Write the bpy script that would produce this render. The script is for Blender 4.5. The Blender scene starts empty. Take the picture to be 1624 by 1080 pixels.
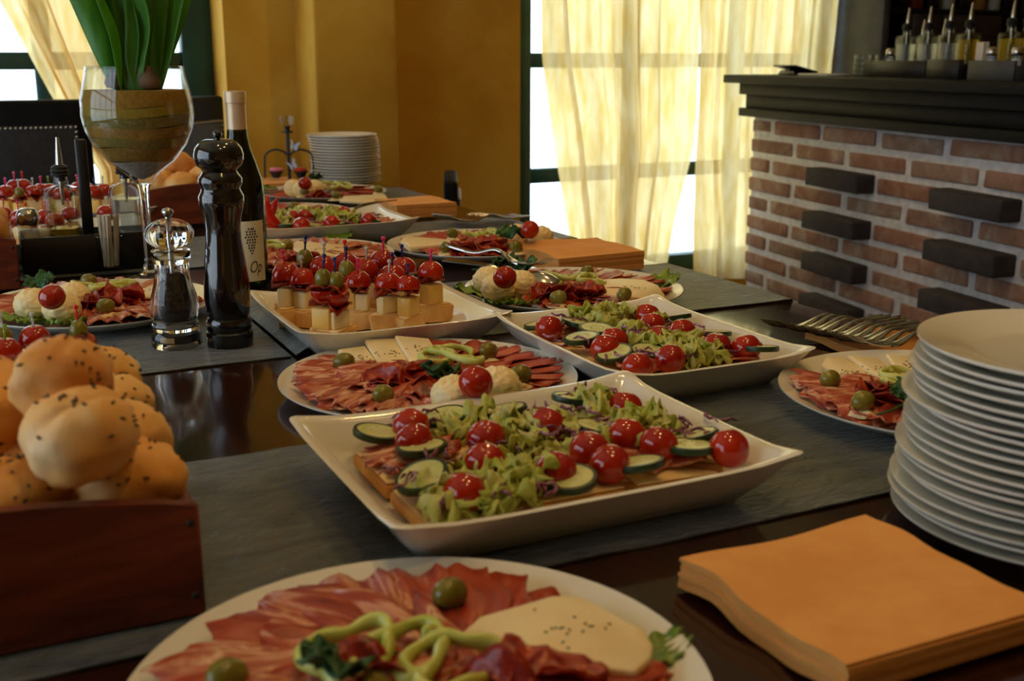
import bpy, bmesh, math, random
from mathutils import Vector, Matrix, noise as mnoise

# ------------------------------------------------------------------ camera, world, lights, exposure
SC = bpy.context.scene
COL = SC.collection
R = math.radians
CAM_Z, CAM_PITCH, CAM_YAW, CAM_F = 1.10, 14.1, 26.0, 1784.0
cd = bpy.data.cameras.new('camera')
cd.sensor_width = 36.0
cd.lens = CAM_F / 1624.0 * 36.0
cd.clip_start = 0.02
cd.dof.use_dof = True
cd.dof.focus_distance = 1.42
cd.dof.aperture_fstop = 8.5
cam = bpy.data.objects.new('camera', cd)
COL.objects.link(cam)
cam.location = (0, 0, CAM_Z)
cam.rotation_euler = (R(90 - CAM_PITCH), 0, R(-CAM_YAW))
SC.camera = cam

world = bpy.data.worlds.new('overcast_sky')
SC.world = world
world.use_nodes = True
bg = world.node_tree.nodes['Background']
bg.inputs['Color'].default_value = (0.77, 0.88, 1.0, 1)
bg.inputs['Strength'].default_value = 6.0

SC.view_settings.view_transform = 'Standard'
SC.view_settings.look = 'None'
SC.view_settings.gamma = 1.0
SC.view_settings.use_curve_mapping = False
SC.view_settings.exposure = -0.65

def portal(name, loc, rot, sx, sy):
    l = bpy.data.lights.new(name, 'AREA')
    l.shape = 'RECTANGLE'; l.size = sx; l.size_y = sy
    l.cycles.is_portal = True
    o = bpy.data.objects.new(name, l); COL.objects.link(o)
    o.location = loc; o.rotation_euler = rot
YW = 4.10                     # inner face of the far wall
portal('sky_portal', (0.0, YW + 0.30, 1.25), (R(-90), 0, 0), 1.75, 2.2)
portal('sky_portal', (2.82, YW + 0.30, 1.25), (R(-90), 0, 0), 1.62, 2.2)
portal('sky_portal', (-2.22, 1.4, 1.38), (0, R(-90), 0), 1.96, 3.4)

# ------------------------------------------------------------------ helpers
rnd = random.Random(7)
def lin(c):
    c = c / 255.0
    return c / 12.92 if c <= 0.04045 else ((c + 0.055) / 1.055) ** 2.4
def S(r, g, b): return (lin(r), lin(g), lin(b), 1.0)

def newmat(name):
    m = bpy.data.materials.new(name); m.use_nodes = True
    return m, m.node_tree, m.node_tree.nodes['Principled BSDF']
def setp(b, **kw):
    tr = dict(rough='Roughness', metal='Metallic', spec='Specular IOR Level', trans='Transmission Weight', ior='IOR',
              coat='Coat Weight', coatr='Coat Roughness', sss='Subsurface Weight', sheen='Sheen Weight', alpha='Alpha', aniso='Anisotropic')
    for k, v in kw.items():
        b.inputs[tr[k]].default_value = v
        if k == 'sss':
            b.inputs['Subsurface Radius'].default_value = (0.6, 0.35, 0.2)
            b.inputs['Subsurface Scale'].default_value = 0.006
MATS = {}
def plain(name, col, **kw):
    m, nt, b = newmat(name)
    b.inputs['Base Color'].default_value = col
    setp(b, **kw); MATS[name] = m
    return m
def noisy(name, stops, scale=20, detail=4, stretch=(1, 1, 1), bump=0.0, bscale=None, dist=0.0, spread=None, **kw):
    """procedural base colour: noise over object coordinates (shifted per object) through a colour ramp"""
    m, nt, b = newmat(name); N, L = nt.nodes, nt.links
    tc = N.new('ShaderNodeTexCoord'); oi = N.new('ShaderNodeObjectInfo')
    mp = N.new('ShaderNodeMapping'); mp.inputs['Scale'].default_value = stretch
    ad = N.new('ShaderNodeVectorMath'); ad.operation = 'ADD'
    ml = N.new('ShaderNodeMath'); ml.operation = 'MULTIPLY'; ml.inputs[1].default_value = 17.0
    L.new(oi.outputs['Random'], ml.inputs[0])
    L.new(tc.outputs['Object'], ad.inputs[0]); L.new(ml.outputs[0], ad.inputs[1])
    L.new(ad.outputs[0], mp.inputs['Vector'])
    nz = N.new('ShaderNodeTexNoise'); nz.inputs['Scale'].default_value = scale; nz.inputs['Detail'].default_value = detail
    nz.inputs['Distortion'].default_value = dist
    L.new(mp.outputs[0], nz.inputs['Vector'])
    rp = N.new('ShaderNodeValToRGB'); el = rp.color_ramp.elements
    while len(el) < len(stops): el.new(0.5)
    for e, (p, c) in zip(el, stops): e.position = p; e.color = c
    L.new(nz.outputs['Fac'], rp.inputs[0])
    out = rp.outputs[0]
    if spread:                                   # overall tint that differs from object to object
        r2 = N.new('ShaderNodeValToRGB'); e2 = r2.color_ramp.elements
        while len(e2) < len(spread): e2.new(0.5)
        for i, (e, c) in enumerate(zip(e2, spread)): e.position = i / (len(spread) - 1); e.color = c
        L.new(oi.outputs['Random'], r2.inputs[0])
        mx = N.new('ShaderNodeMix'); mx.data_type = 'RGBA'; mx.blend_type = 'MULTIPLY'; mx.inputs[0].default_value = 1.0
        L.new(out, mx.inputs[6]); L.new(r2.outputs[0], mx.inputs[7]); out = mx.outputs[2]
    L.new(out, b.inputs['Base Color'])
    if bump:
        n2 = nz
        if bscale:
            n2 = N.new('ShaderNodeTexNoise'); n2.inputs['Scale'].default_value = bscale; n2.inputs['Detail'].default_value = 5
            L.new(mp.outputs[0], n2.inputs['Vector'])
        bp = N.new('ShaderNodeBump'); bp.inputs['Strength'].default_value = bump; bp.inputs['Distance'].default_value = 0.004
        L.new(n2.outputs['Fac'], bp.inputs['Height']); L.new(bp.outputs[0], b.inputs['Normal'])
    setp(b, **kw); MATS[name] = m
    return m

# ---- materials
noisy('wall', [(0.30, S(188, 130, 24)), (0.5, S(212, 158, 42)), (0.72, S(228, 182, 72))], 2.2, 7, bump=0.15, bscale=40, rough=0.85, dist=0.6)
noisy('ceiling', [(0.3, S(225, 205, 160)), (0.7, S(235, 220, 180))], 3, rough=0.9)
noisy('floor', [(0.3, S(70, 42, 22)), (0.7, S(100, 62, 34))], 3, 5, (1, 9, 1), rough=0.4)
noisy('table_wood', [(0.25, S(24, 9, 6)), (0.5, S(40, 15, 9)), (0.75, S(56, 22, 12))], 6, 6, (6, 0.6, 6), dist=1.2, rough=0.16, coat=0.6, coatr=0.06, bump=0.02)
noisy('box_wood', [(0.25, S(72, 24, 8)), (0.5, S(108, 42, 14)), (0.78, S(134, 60, 22))], 9, 5, (1, 5, 7), dist=1.0, rough=0.5, bump=0.06)
noisy('teal_paint', [(0.3, S(28, 72, 74)), (0.7, S(40, 90, 90))], 8, rough=0.45)
noisy('dark_wood', [(0.3, S(9, 8, 8)), (0.7, S(18, 16, 16))], 7, 5, (8, 1, 8), rough=0.6, spec=0.2, bump=0.05)
noisy('black_lacquer', [(0.3, S(14, 10, 9)), (0.7, S(20, 15, 13))], 9, rough=0.16, coat=0.8, coatr=0.05)
noisy('leather', [(0.3, S(34, 33, 35)), (0.7, S(50, 48, 50))], 60, 6, bump=0.25, bscale=220, rough=0.48)
noisy('brick', [(0.28, S(140, 112, 98)), (0.5, S(170, 138, 120)), (0.62, S(178, 164, 152)), (0.8, S(208, 198, 186))], 14, 6, dist=0.8, bump=0.6, bscale=60, rough=0.9,
      spread=[S(238, 236, 232), S(226, 192, 172), S(216, 214, 212), S(232, 210, 196), S(200, 202, 204), S(238, 226, 216), S(230, 200, 184), S(214, 208, 202)])
noisy('dark_brick', [(0.3, S(44, 40, 40)), (0.7, S(62, 56, 55))], 25, 6, bump=0.5, bscale=70, rough=0.85)
noisy('mortar', [(0.3, S(186, 184, 188)), (0.7, S(216, 214, 218))], 30, 6, bump=0.7, bscale=90, rough=0.95)
plain('porcelain', S(232, 228, 214), rough=0.13, coat=0.3, coatr=0.05)
noisy('napkin', [(0.3, S(224, 152, 74)), (0.7, S(234, 166, 88))], 30, 4, bump=0.12, bscale=180, rough=0.85)
plain('steel', (0.50, 0.47, 0.43, 1), rough=0.18, metal=1.0)
plain('pale_metal', (0.75, 0.74, 0.72, 1), rough=0.3, metal=1.0)
plain('iron', (0.03, 0.03, 0.032, 1), rough=0.5, metal=0.4)
plain('acrylic', (0.97, 0.98, 1, 1), rough=0.02, trans=1.0, ior=1.45)
plain('bottle_glass', S(60, 70, 22), rough=0.02, trans=0.9, ior=1.5)
plain('oil', S(240, 205, 70), rough=0.02, trans=0.75, ior=1.2)
plain('vinegar', S(232, 232, 230), rough=0.02, trans=0.75, ior=1.2)
plain('rubber', S(20, 19, 19), rough=0.55)
noisy('caddy_black', [(0.3, S(20, 17, 16)), (0.7, S(28, 24, 22))], 12, rough=0.45)
noisy('caddy_grey', [(0.3, S(58, 57, 56)), (0.7, S(74, 73, 71))], 14, rough=0.6)
plain('salt', S(235, 232, 226), rough=0.9)
noisy('peppercorn', [(0.35, S(16, 13, 11)), (0.65, S(58, 42, 30))], 160, 3, bump=0.8, bscale=240, rough=0.8)
plain('stick_wood', S(232, 220, 200), rough=0.7)
noisy('label_paper', [(0.3, S(226, 212, 176)), (0.7, S(236, 224, 192))], 30, rough=0.7)
plain('ink', S(46, 40, 38), rough=0.7)
plain('capsule', S(214, 188, 152), rough=0.32, metal=0.25)
plain('tag_gold', S(206, 170, 112), rough=0.4, metal=0.3)
# food
noisy('ham', [(0.30, S(132, 44, 24)), (0.42, S(172, 74, 46)), (0.50, S(192, 106, 74)), (0.56, S(234, 194, 156)), (0.62, S(186, 94, 62)), (0.75, S(160, 66, 42))], 30, 5, (0.5, 2.6, 1), dist=1.2, bump=0.15, rough=0.35, sss=0.15,
      spread=[S(255, 235, 225), S(235, 200, 195), S(255, 255, 250), S(225, 180, 170)])
noisy('cured_ham', [(0.30, S(146, 50, 26)), (0.5, S(178, 72, 40)), (0.62, S(198, 100, 62)), (0.72, S(230, 172, 128))], 26, 4, (0.5, 3, 1), dist=0.5, bump=0.1, rough=0.38, sss=0.15,
      spread=[S(255, 235, 225), S(245, 215, 205), S(255, 255, 250), S(235, 195, 185)])
noisy('salami', [(0.32, S(112, 24, 4)), (0.5, S(166, 42, 8)), (0.62, S(190, 66, 18)), (0.70, S(226, 150, 90))], 90, 4, dist=0.6, bump=0.3, rough=0.35, spread=[S(255, 240, 230), S(220, 190, 180), S(255, 255, 255)])
noisy('cheese', [(0.3, S(238, 214, 160)), (0.7, S(248, 228, 180))], 25, 4, bump=0.08, rough=0.4, sss=0.2)
noisy('yellow_cheese', [(0.3, S(228, 182, 84)), (0.7, S(240, 200, 108))], 25, 4, bump=0.08, rough=0.4, sss=0.2)
noisy('spread', [(0.3, S(246, 216, 150)), (0.7, S(254, 232, 180))], 60, 5, bump=0.6, bscale=110, rough=0.55, sss=0.2)
noisy('olive', [(0.3, S(112, 106, 30)), (0.7, S(142, 130, 48))], 60, 3, rough=0.25, spread=[S(255, 255, 255), S(215, 215, 190), S(255, 240, 200)])
noisy('tomato', [(0.3, S(158, 18, 0)), (0.7, S(190, 42, 2))], 30, 3, rough=0.14, coat=0.3, coatr=0.04, spread=[S(255, 255, 255), S(235, 215, 200), S(255, 245, 215)])
noisy('lettuce', [(0.3, S(188, 196, 82)), (0.5, S(216, 218, 122)), (0.68, S(240, 236, 180))], 40, 4, bump=0.4, rough=0.45, sss=0.1, spread=[S(255, 255, 255), S(238, 242, 215), S(255, 255, 235), S(220, 230, 180)])
noisy('leaf_lettuce', [(0.3, S(84, 120, 26)), (0.6, S(124, 152, 44)), (0.8, S(170, 186, 84))], 40, 4, bump=0.4, rough=0.4)
noisy('parsley', [(0.3, S(24, 66, 22)), (0.7, S(48, 98, 34))], 60, 3, rough=0.5)
noisy('pepper_green', [(0.3, S(184, 192, 82)), (0.7, S(214, 216, 124))], 30, 3, rough=0.22, sss=0.2)
noisy('cucumber_flesh', [(0.35, S(196, 202, 122)), (0.65, S(216, 216, 150))], 90, 4, rough=0.3, sss=0.15)
plain('cucumber_seed', S(226, 214, 160), rough=0.35)
noisy('cucumber_skin', [(0.3, S(20, 40, 16)), (0.7, S(40, 66, 26))], 60, 3, rough=0.35)
noisy('cabbage', [(0.35, S(96, 38, 66)), (0.55, S(138, 72, 104)), (0.7, S(214, 180, 196))], 70, 3, rough=0.35)
noisy('toast_crumb', [(0.3, S(232, 190, 122)), (0.7, S(246, 214, 156))], 50, 5, bump=0.4, bscale=90, rough=0.8)
noisy('crust', [(0.3, S(186, 116, 46)), (0.55, S(218, 156, 78)), (0.75, S(236, 190, 116))], 22, 5, bump=0.2, rough=0.6)
noisy('bread_crust', [(0.3, S(212, 150, 78)), (0.55, S(232, 182, 108)), (0.75, S(246, 214, 156))], 30, 5, bump=0.3, rough=0.7)
noisy('roll_crust', [(0.28, S(206, 132, 56)), (0.42, S(234, 176, 94)), (0.55, S(244, 200, 126)), (0.7, S(250, 228, 180))], 14, 5, dist=0.5, bump=0.25, bscale=90, rough=0.6, sss=0.05,
      spread=[S(255, 255, 255), S(240, 215, 190), S(255, 240, 215)])
plain('seed', S(60, 34, 18), rough=0.6)
plain('herb', S(84, 86, 34), rough=0.8)
noisy('red_pepper', [(0.3, S(170, 18, 6)), (0.7, S(214, 44, 14))], 20, 3, rough=0.2)
for nm, c in (('pick_pink', S(255, 60, 130)), ('pick_red', S(245, 50, 40)), ('pick_blue', S(30, 52, 130)), ('pick_clear', S(220, 220, 214)), ('pick_green', S(150, 190, 70))):
    plain(nm, c, rough=0.1, trans=0.35, ior=1.45)
noisy('tulip_leaf', [(0.3, S(58, 116, 34)), (0.6, S(90, 154, 54)), (0.8, S(128, 180, 82))], 8, 4, (9, 9, 1), rough=0.4)
def add_translucent(name, fac, col):
    nt = MATS[name].node_tree; N, L = nt.nodes, nt.links
    t = N.new('ShaderNodeBsdfTranslucent'); t.inputs['Color'].default_value = col
    mx = N.new('ShaderNodeMixShader'); mx.inputs[0].default_value = fac
    L.new(N['Principled BSDF'].outputs[0], mx.inputs[1]); L.new(t.outputs[0], mx.inputs[2]); L.new(mx.outputs[0], N['Material Output'].inputs['Surface'])
add_translucent('tulip_leaf', 0.40, S(150, 200, 70))
add_translucent('lettuce', 0.25, S(214, 222, 120))
noisy('tulip_petal', [(0.3, S(44, 14, 32)), (0.7, S(70, 26, 50))], 20, rough=0.4)
noisy('bulb', [(0.3, S(74, 54, 40)), (0.7, S(110, 84, 62))], 40, bump=0.5, rough=0.8)
noisy('sand_olive', [(0.3, S(140, 116, 30)), (0.7, S(160, 134, 42))], 220, 3, bump=0.3, rough=0.9)
noisy('sand_brown', [(0.3, S(138, 102, 34)), (0.7, S(164, 124, 46))], 220, 3, bump=0.3, rough=0.9)
noisy('sand_dark', [(0.3, S(112, 98, 40)), (0.7, S(136, 118, 50))], 220, 3, bump=0.3, rough=0.9)
noisy('sand_pale', [(0.3, S(150, 146, 138)), (0.7, S(188, 184, 176))], 160, 3, bump=0.3, rough=0.7)
plain('candle_pink', S(226, 120, 150), rough=0.5, sss=0.2)
plain('candle_red', S(190, 60, 30), rough=0.5, sss=0.2)
plain('butterfly', S(176, 196, 226), rough=0.4)
noisy('backbar_wood', [(0.3, S(40, 32, 27)), (0.7, S(60, 49, 41))], 6, 5, (1, 8, 8), rough=0.7)
noisy('stone', [(0.3, S(84, 76, 66)), (0.7, S(128, 116, 100))], 12, 5, bump=0.6, rough=0.95)
plain('screen_black', S(16, 16, 18), rough=0.2)
plain('paper', S(214, 206, 196), rough=0.8)
plain('nail', (0.55, 0.5, 0.44, 1), rough=0.3, metal=1.0)
plain('lamp_white', S(238, 232, 220), rough=0.4)

def runner_material():
    m, nt, b = newmat('runner_cloth'); N, L = nt.nodes, nt.links
    tc = N.new('ShaderNodeTexCoord')
    n1 = N.new('ShaderNodeTexNoise'); n1.inputs['Scale'].default_value = 9; n1.inputs['Detail'].default_value = 6; n1.inputs['Distortion'].default_value = 2.2
    mp = N.new('ShaderNodeMapping'); mp.inputs['Scale'].default_value = (1, 2.6, 1)
    L.new(tc.outputs['Object'], mp.inputs[0]); L.new(mp.outputs[0], n1.inputs['Vector'])
    rp = N.new('ShaderNodeValToRGB'); el = rp.color_ramp.elements
    el[0].position = 0.35; el[0].color = S(44, 50, 48); el[1].position = 0.65; el[1].color = S(84, 88, 78)
    L.new(n1.outputs['Fac'], rp.inputs[0]); L.new(rp.outputs[0], b.inputs['Base Color'])
    n2 = N.new('ShaderNodeTexNoise'); n2.inputs['Scale'].default_value = 42; n2.inputs['Detail'].default_value = 6; n2.inputs['Distortion'].default_value = 1.2
    m2 = N.new('ShaderNodeMapping'); m2.inputs['Scale'].default_value = (1, 3.2, 1)
    L.new(tc.outputs['Object'], m2.inputs[0]); L.new(m2.outputs[0], n2.inputs['Vector'])
    bp = N.new('ShaderNodeBump'); bp.inputs['Strength'].default_value = 0.8; bp.inputs['Distance'].default_value = 0.006
    L.new(n2.outputs['Fac'], bp.inputs['Height']); L.new(bp.outputs[0], b.inputs['Normal'])
    setp(b, rough=0.42, sheen=0.25); MATS['runner_cloth'] = m
runner_material()
def curtain_material():
    m, nt, b = newmat('curtain_cloth'); N, L = nt.nodes, nt.links
    N.remove(b); out = N['Material Output']
    tc = N.new('ShaderNodeTexCoord')
    nz = N.new('ShaderNodeTexNoise'); nz.inputs['Scale'].default_value = 5; nz.inputs['Detail'].default_value = 7
    mp = N.new('ShaderNodeMapping'); mp.inputs['Scale'].default_value = (6, 6, 1.2)
    L.new(tc.outputs['Object'], mp.inputs[0]); L.new(mp.outputs[0], nz.inputs['Vector'])
    rp = N.new('ShaderNodeValToRGB'); el = rp.color_ramp.elements
    el[0].position = 0.3; el[0].color = S(230, 194, 108); el[1].position = 0.7; el[1].color = S(250, 231, 176)
    L.new(nz.outputs['Fac'], rp.inputs[0])
    t = N.new('ShaderNodeBsdfTranslucent'); d = N.new('ShaderNodeBsdfDiffuse'); p = N.new('ShaderNodeBsdfTransparent')
    L.new(rp.outputs[0], t.inputs['Color']); L.new(rp.outputs[0], d.inputs['Color']); L.new(rp.outputs[0], p.inputs['Color'])
    m1 = N.new('ShaderNodeMixShader'); m1.inputs[0].default_value = 0.18
    L.new(t.outputs[0], m1.inputs[1]); L.new(d.outputs[0], m1.inputs[2])
    m2 = N.new('ShaderNodeMixShader'); m2.inputs[0].default_value = 0.15
    L.new(m1.outputs[0], m2.inputs[1]); L.new(p.outputs[0], m2.inputs[2])
    L.new(m2.outputs[0], out.inputs['Surface']); MATS['curtain_cloth'] = m
curtain_material()
def pane_material():
    m, nt, b = newmat('window_glass'); N, L = nt.nodes, nt.links
    N.remove(b)
    g = N.new('ShaderNodeBsdfGlossy'); g.inputs['Roughness'].default_value = 0.02
    t = N.new('ShaderNodeBsdfTransparent'); t.inputs['Color'].default_value = (0.96, 0.98, 0.98, 1)
    mx = N.new('ShaderNodeMixShader'); mx.inputs[0].default_value = 0.05
    L.new(t.outputs[0], mx.inputs[1]); L.new(g.outputs[0], mx.inputs[2]); L.new(mx.outputs[0], N['Material Output'].inputs['Surface'])
    MATS['window_glass'] = m
pane_material()
def thin_glass(name, col):
    """thin-walled clear glass: mostly passes light, mirrors at grazing angles"""
    m, nt, b = newmat(name); N, L = nt.nodes, nt.links
    N.remove(b)
    g = N.new('ShaderNodeBsdfGlossy'); g.inputs['Roughness'].default_value = 0.01
    t = N.new('ShaderNodeBsdfTransparent'); t.inputs['Color'].default_value = col
    lw = N.new('ShaderNodeLayerWeight'); lw.inputs['Blend'].default_value = 0.5
    pw = N.new('ShaderNodeMath'); pw.operation = 'POWER'; pw.inputs[1].default_value = 4.0; L.new(lw.outputs['Facing'], pw.inputs[0])
    fr = N.new('ShaderNodeMath'); fr.operation = 'MULTIPLY_ADD'; fr.inputs[1].default_value = 0.75; fr.inputs[2].default_value = 0.035; L.new(pw.outputs[0], fr.inputs[0])
    mx = N.new('ShaderNodeMixShader')
    L.new(fr.outputs[0], mx.inputs[0]); L.new(t.outputs[0], mx.inputs[1]); L.new(g.outputs[0], mx.inputs[2]); L.new(mx.outputs[0], N['Material Output'].inputs['Surface'])
    MATS[name] = m
thin_glass('glass', (0.95, 0.97, 0.96, 1))

# ---- shapes: every builder returns (verts, faces)
def join(*parts):
    V, F = [], []
    for v, f in parts:
        o = len(V); V += list(v); F += [tuple(i + o for i in q) for q in f]
    return V, F
def xf(sh, loc=(0, 0, 0), rot=(0, 0, 0), sc=(1, 1, 1)):
    M = Matrix.LocRotScale(Vector(loc), __import__('mathutils').Euler(rot), Vector(sc))
    return [tuple(M @ Vector(p)) for p in sh[0]], sh[1]
def box(x0, x1, y0, y1, z0, z1):
    v = [(x0, y0, z0), (x1, y0, z0), (x1, y1, z0), (x0, y1, z0), (x0, y0, z1), (x1, y0, z1), (x1, y1, z1), (x0, y1, z1)]
    return v, [(0, 3, 2, 1), (4, 5, 6, 7), (0, 1, 5, 4), (1, 2, 6, 5), (2, 3, 7, 6), (3, 0, 4, 7)]
def bbox(x0, x1, y0, y1, z0, z1, bev=0.003, seg=1):
    bm = bmesh.new(); v, f = box(x0, x1, y0, y1, z0, z1)
    vs = [bm.verts.new(p) for p in v]
    for q in f: bm.faces.new([vs[i] for i in q])
    bmesh.ops.bevel(bm, geom=list(bm.edges), offset=bev, segments=seg, profile=0.5, affect='EDGES')
    bm.verts.index_update()
    r = [tuple(p.co) for p in bm.verts], [tuple(p.index for p in q.verts) for q in bm.faces]
    bm.free(); return r
def lathe(prof, seg=32, cap0=False, cap1=False):
    V, F, n = [], [], len(prof)
    for r, z in prof:
        for k in range(seg):
            a = 2 * math.pi * k / seg; V.append((r * math.cos(a), r * math.sin(a), z))
    for i in range(n - 1):
        for k in range(seg):
            k2 = (k + 1) % seg
            F.append((i * seg + k, i * seg + k2, (i + 1) * seg + k2, (i + 1) * seg + k))
    if cap0: F.append(tuple(range(seg - 1, -1, -1)))
    if cap1: F.append(tuple((n - 1) * seg + k for k in range(seg)))
    return V, F
def tube(path, rad, seg=8, closed=False):
    pts = [Vector(p) for p in path]; n = len(pts); V, F = [], []
    rr = rad if isinstance(rad, (list, tuple)) else [rad] * n
    prev = None
    for i, p in enumerate(pts):
        if closed: t = pts[(i + 1) % n] - pts[i - 1]
        else: t = pts[min(i + 1, n - 1)] - pts[max(i - 1, 0)]
        t.normalize()
        if prev is None: prev = t.orthogonal().normalized()
        u = prev - t * prev.dot(t)
        if u.length < 1e-6: u = t.orthogonal()
        u.normalize(); prev = u; w = t.cross(u)
        for k in range(seg):
            a = 2 * math.pi * k / seg
            V.append(tuple(p + (u * math.cos(a) + w * math.sin(a)) * rr[i]))
    for i in range(n if closed else n - 1):
        j = (i + 1) % n
        for k in range(seg):
            k2 = (k + 1) % seg
            F.append((i * seg + k, i * seg + k2, j * seg + k2, j * seg + k))
    if not closed:
        F.append(tuple(range(seg - 1, -1, -1))); F.append(tuple((n - 1) * seg + k for k in range(seg)))
    return V, F
def sheet(fn, nu, nv, th):
    """closed thin slab over (u,v) in 0..1; fn gives the top point"""
    V, F = [], []
    for s in (0, 1):
        for j in range(nv + 1):
            for i in range(nu + 1):
                x, y, z = fn(i / nu, j / nv); V.append((x, y, z - (th if s else 0)))
    w = nu + 1; o = w * (nv + 1)
    for j in range(nv):
        for i in range(nu):
            a = j * w + i
            F.append((a, a + 1, a + w + 1, a + w)); F.append((o + a, o + a + w, o + a + w + 1, o + a + 1))
    for i in range(nu):
        F.append((i + 1, i, o + i, o + i + 1)); a = nv * w + i; F.append((a, a + 1, o + a + 1, o + a))
    for j in range(nv):
        a = j * w; F.append((a, a + w, o + a + w, o + a)); a = j * w + nu; F.append((a + w, a, o + a, o + a + w))
    return V, F
def blob(rx, ry, rz, nu=24, nv=14, amp=0.0, fr=1.0, seed=0, p=2.0):
    """ellipsoid (superellipsoid for p>2) with noise relief"""
    V, F = [], []
    for j in range(nv + 1):
        th = math.pi * j / nv
        for i in range(nu):
            a = 2 * math.pi * i / nu
            d = Vector((math.sin(th) * math.cos(a), math.sin(th) * math.sin(a), math.cos(th)))
            k = (abs(d.x) ** p + abs(d.y) ** p + abs(d.z) ** p) ** (-1 / p)
            k *= 1 + amp * mnoise.fractal(d * fr + Vector((seed * 3.1, seed * 1.7, seed)), 0.8, 2.0, 3)
            V.append((d.x * k * rx, d.y * k * ry, d.z * k * rz))
    for j in range(nv):
        for i in range(nu):
            i2 = (i + 1) % nu; F.append((j * nu + i, (j + 1) * nu + i, (j + 1) * nu + i2, j * nu + i2))
    bm = bmesh.new(); vs = [bm.verts.new(q) for q in V]
    for q in F:
        try: bm.faces.new([vs[i] for i in q])
        except ValueError: pass
    bmesh.ops.remove_doubles(bm, verts=bm.verts, dist=min(rx, ry, rz) * 1e-4)
    bm.verts.index_update()
    r = [tuple(q.co) for q in bm.verts], [tuple(v.index for v in q.verts) for q in bm.faces]
    bm.free(); return r
def prism(poly, z0, z1, bev=0.0, seg=2):
    """extruded outline (counter-clockwise), edges rounded"""
    n = len(poly)
    v = [(x, y, z0) for x, y in poly] + [(x, y, z1) for x, y in poly]
    f = [tuple(range(n - 1, -1, -1)), tuple(range(n, 2 * n))] + [(i, (i + 1) % n, n + (i + 1) % n, n + i) for i in range(n)]
    if not bev: return v, f
    bm = bmesh.new(); vs = [bm.verts.new(p) for p in v]
    for q in f: bm.faces.new([vs[i] for i in q])
    bmesh.ops.bevel(bm, geom=list(bm.edges), offset=bev, segments=seg, profile=0.5, affect='EDGES', clamp_overlap=True)
    bm.verts.index_update()
    r = [tuple(p.co) for p in bm.verts], [tuple(p.index for p in q.verts) for q in bm.faces]
    bm.free(); return r
def me(name, sh, mat, smooth=True, ang=50, mats=None, fmat=None, recalc=True):
    m = bpy.data.meshes.new(name); m.from_pydata(sh[0], [], sh[1])
    for x in (mats or [mat]): m.materials.append(MATS[x])
    if fmat:
        for pl, i in zip(m.polygons, fmat): pl.material_index = i
    if recalc:
        bm = bmesh.new(); bm.from_mesh(m); bmesh.ops.recalc_face_normals(bm, faces=bm.faces); bm.to_mesh(m); bm.free()
    if smooth:
        m.shade_smooth()
        if ang: m.set_sharp_from_angle(angle=R(ang))
    return m
def ob(name, mesh, parent=None, loc=(0, 0, 0), rot=(0, 0, 0), sc=(1, 1, 1)):
    o = bpy.data.objects.new(name, mesh); COL.objects.link(o)
    o.location = loc; o.rotation_euler = rot; o.scale = sc
    if parent: o.parent = parent
    return o
def empty(name, loc=(0, 0, 0), rz=0.0):
    o = bpy.data.objects.new(name, None); COL.objects.link(o); o.location = loc; o.rotation_euler = (0, 0, rz)
    o.empty_display_size = 0.02
    return o
def tag(o, label=None, cat=None, group=None, kind=None):
    if label: o['label'] = label
    if cat: o['category'] = cat
    if group: o['group'] = group
    if kind: o['kind'] = kind
    return o
def struct(name, sh, mat, smooth=False, parent=None):
    o = ob(name, me(name, sh, mat, smooth), parent)
    if parent is None: o['kind'] = 'structure'
    return o
def clone(root, loc=None, rot=None, sc=None):
    c = root.copy(); COL.objects.link(c)
    for k in ('label', 'group'):
        if k in c: del c[k]
    if loc is not None: c.location = loc
    if rot is not None: c.rotation_euler = rot
    if sc is not None: c.scale = sc
    for ch in list(root.children):
        d = ch.copy(); COL.objects.link(d); d.parent = c
        for g in list(ch.children):
            e = g.copy(); COL.objects.link(e); e.parent = d
    return c
# sets of look-alikes: the label of each one says where it comes in its row
SETS = {}
def member(o, key, head=None, tail=None, cat=None, mode='x'):
    if key not in SETS: SETS[key] = [head, tail, cat, mode, []]
    SETS[key][4].append(o); return o
WORDS = ['first', 'second', 'third', 'fourth', 'fifth', 'sixth', 'seventh', 'eighth', 'ninth', 'tenth', 'eleventh', 'twelfth', 'thirteenth',
         'fourteenth', 'fifteenth', 'sixteenth', 'seventeenth', 'eighteenth', 'nineteenth', 'twentieth', 'twenty-first', 'twenty-second']
def finish_sets():
    cy, sy = math.cos(R(CAM_YAW)), math.sin(R(CAM_YAW))
    for key, (head, tail, cat, mode, items) in SETS.items():
        def px(o):
            x, y, _ = o.location; return (x * cy - y * sy) / (x * sy + y * cy)
        n = len(items)
        if mode == 'x': items.sort(key=px)
        elif mode == 'z': items.sort(key=lambda o: -o.location.z)
        elif mode == 'y': items.sort(key=lambda o: o.location.x * sy + o.location.y * cy)
        for i, o in enumerate(items):
            if mode == 'same' or n == 1: lab = head + ' ' + tail
            elif mode == 'x':
                if n == 2: lab = ('left-hand ', 'right-hand ')[i] + head + ' of two ' + tail
                elif i == 0: lab = 'leftmost ' + head + ' ' + tail
                elif i == n - 1: lab = 'rightmost ' + head + ' ' + tail
                else: lab = WORDS[i] + ' ' + head + ' from left ' + tail
            elif mode == 'z':
                lab = ('topmost ' if i == 0 else 'lowest ' if i == n - 1 else WORDS[i] + ' ') + head + ('' if i in (0, n - 1) else ' from top') + ' ' + tail
            else:
                lab = ('nearest ' if i == 0 else 'farthest ' if i == n - 1 else WORDS[i] + ' nearest ') + head + ' ' + tail
            o['label'] = lab; o['category'] = cat
            if n > 1: o['group'] = head + ' set ' + tail

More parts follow.
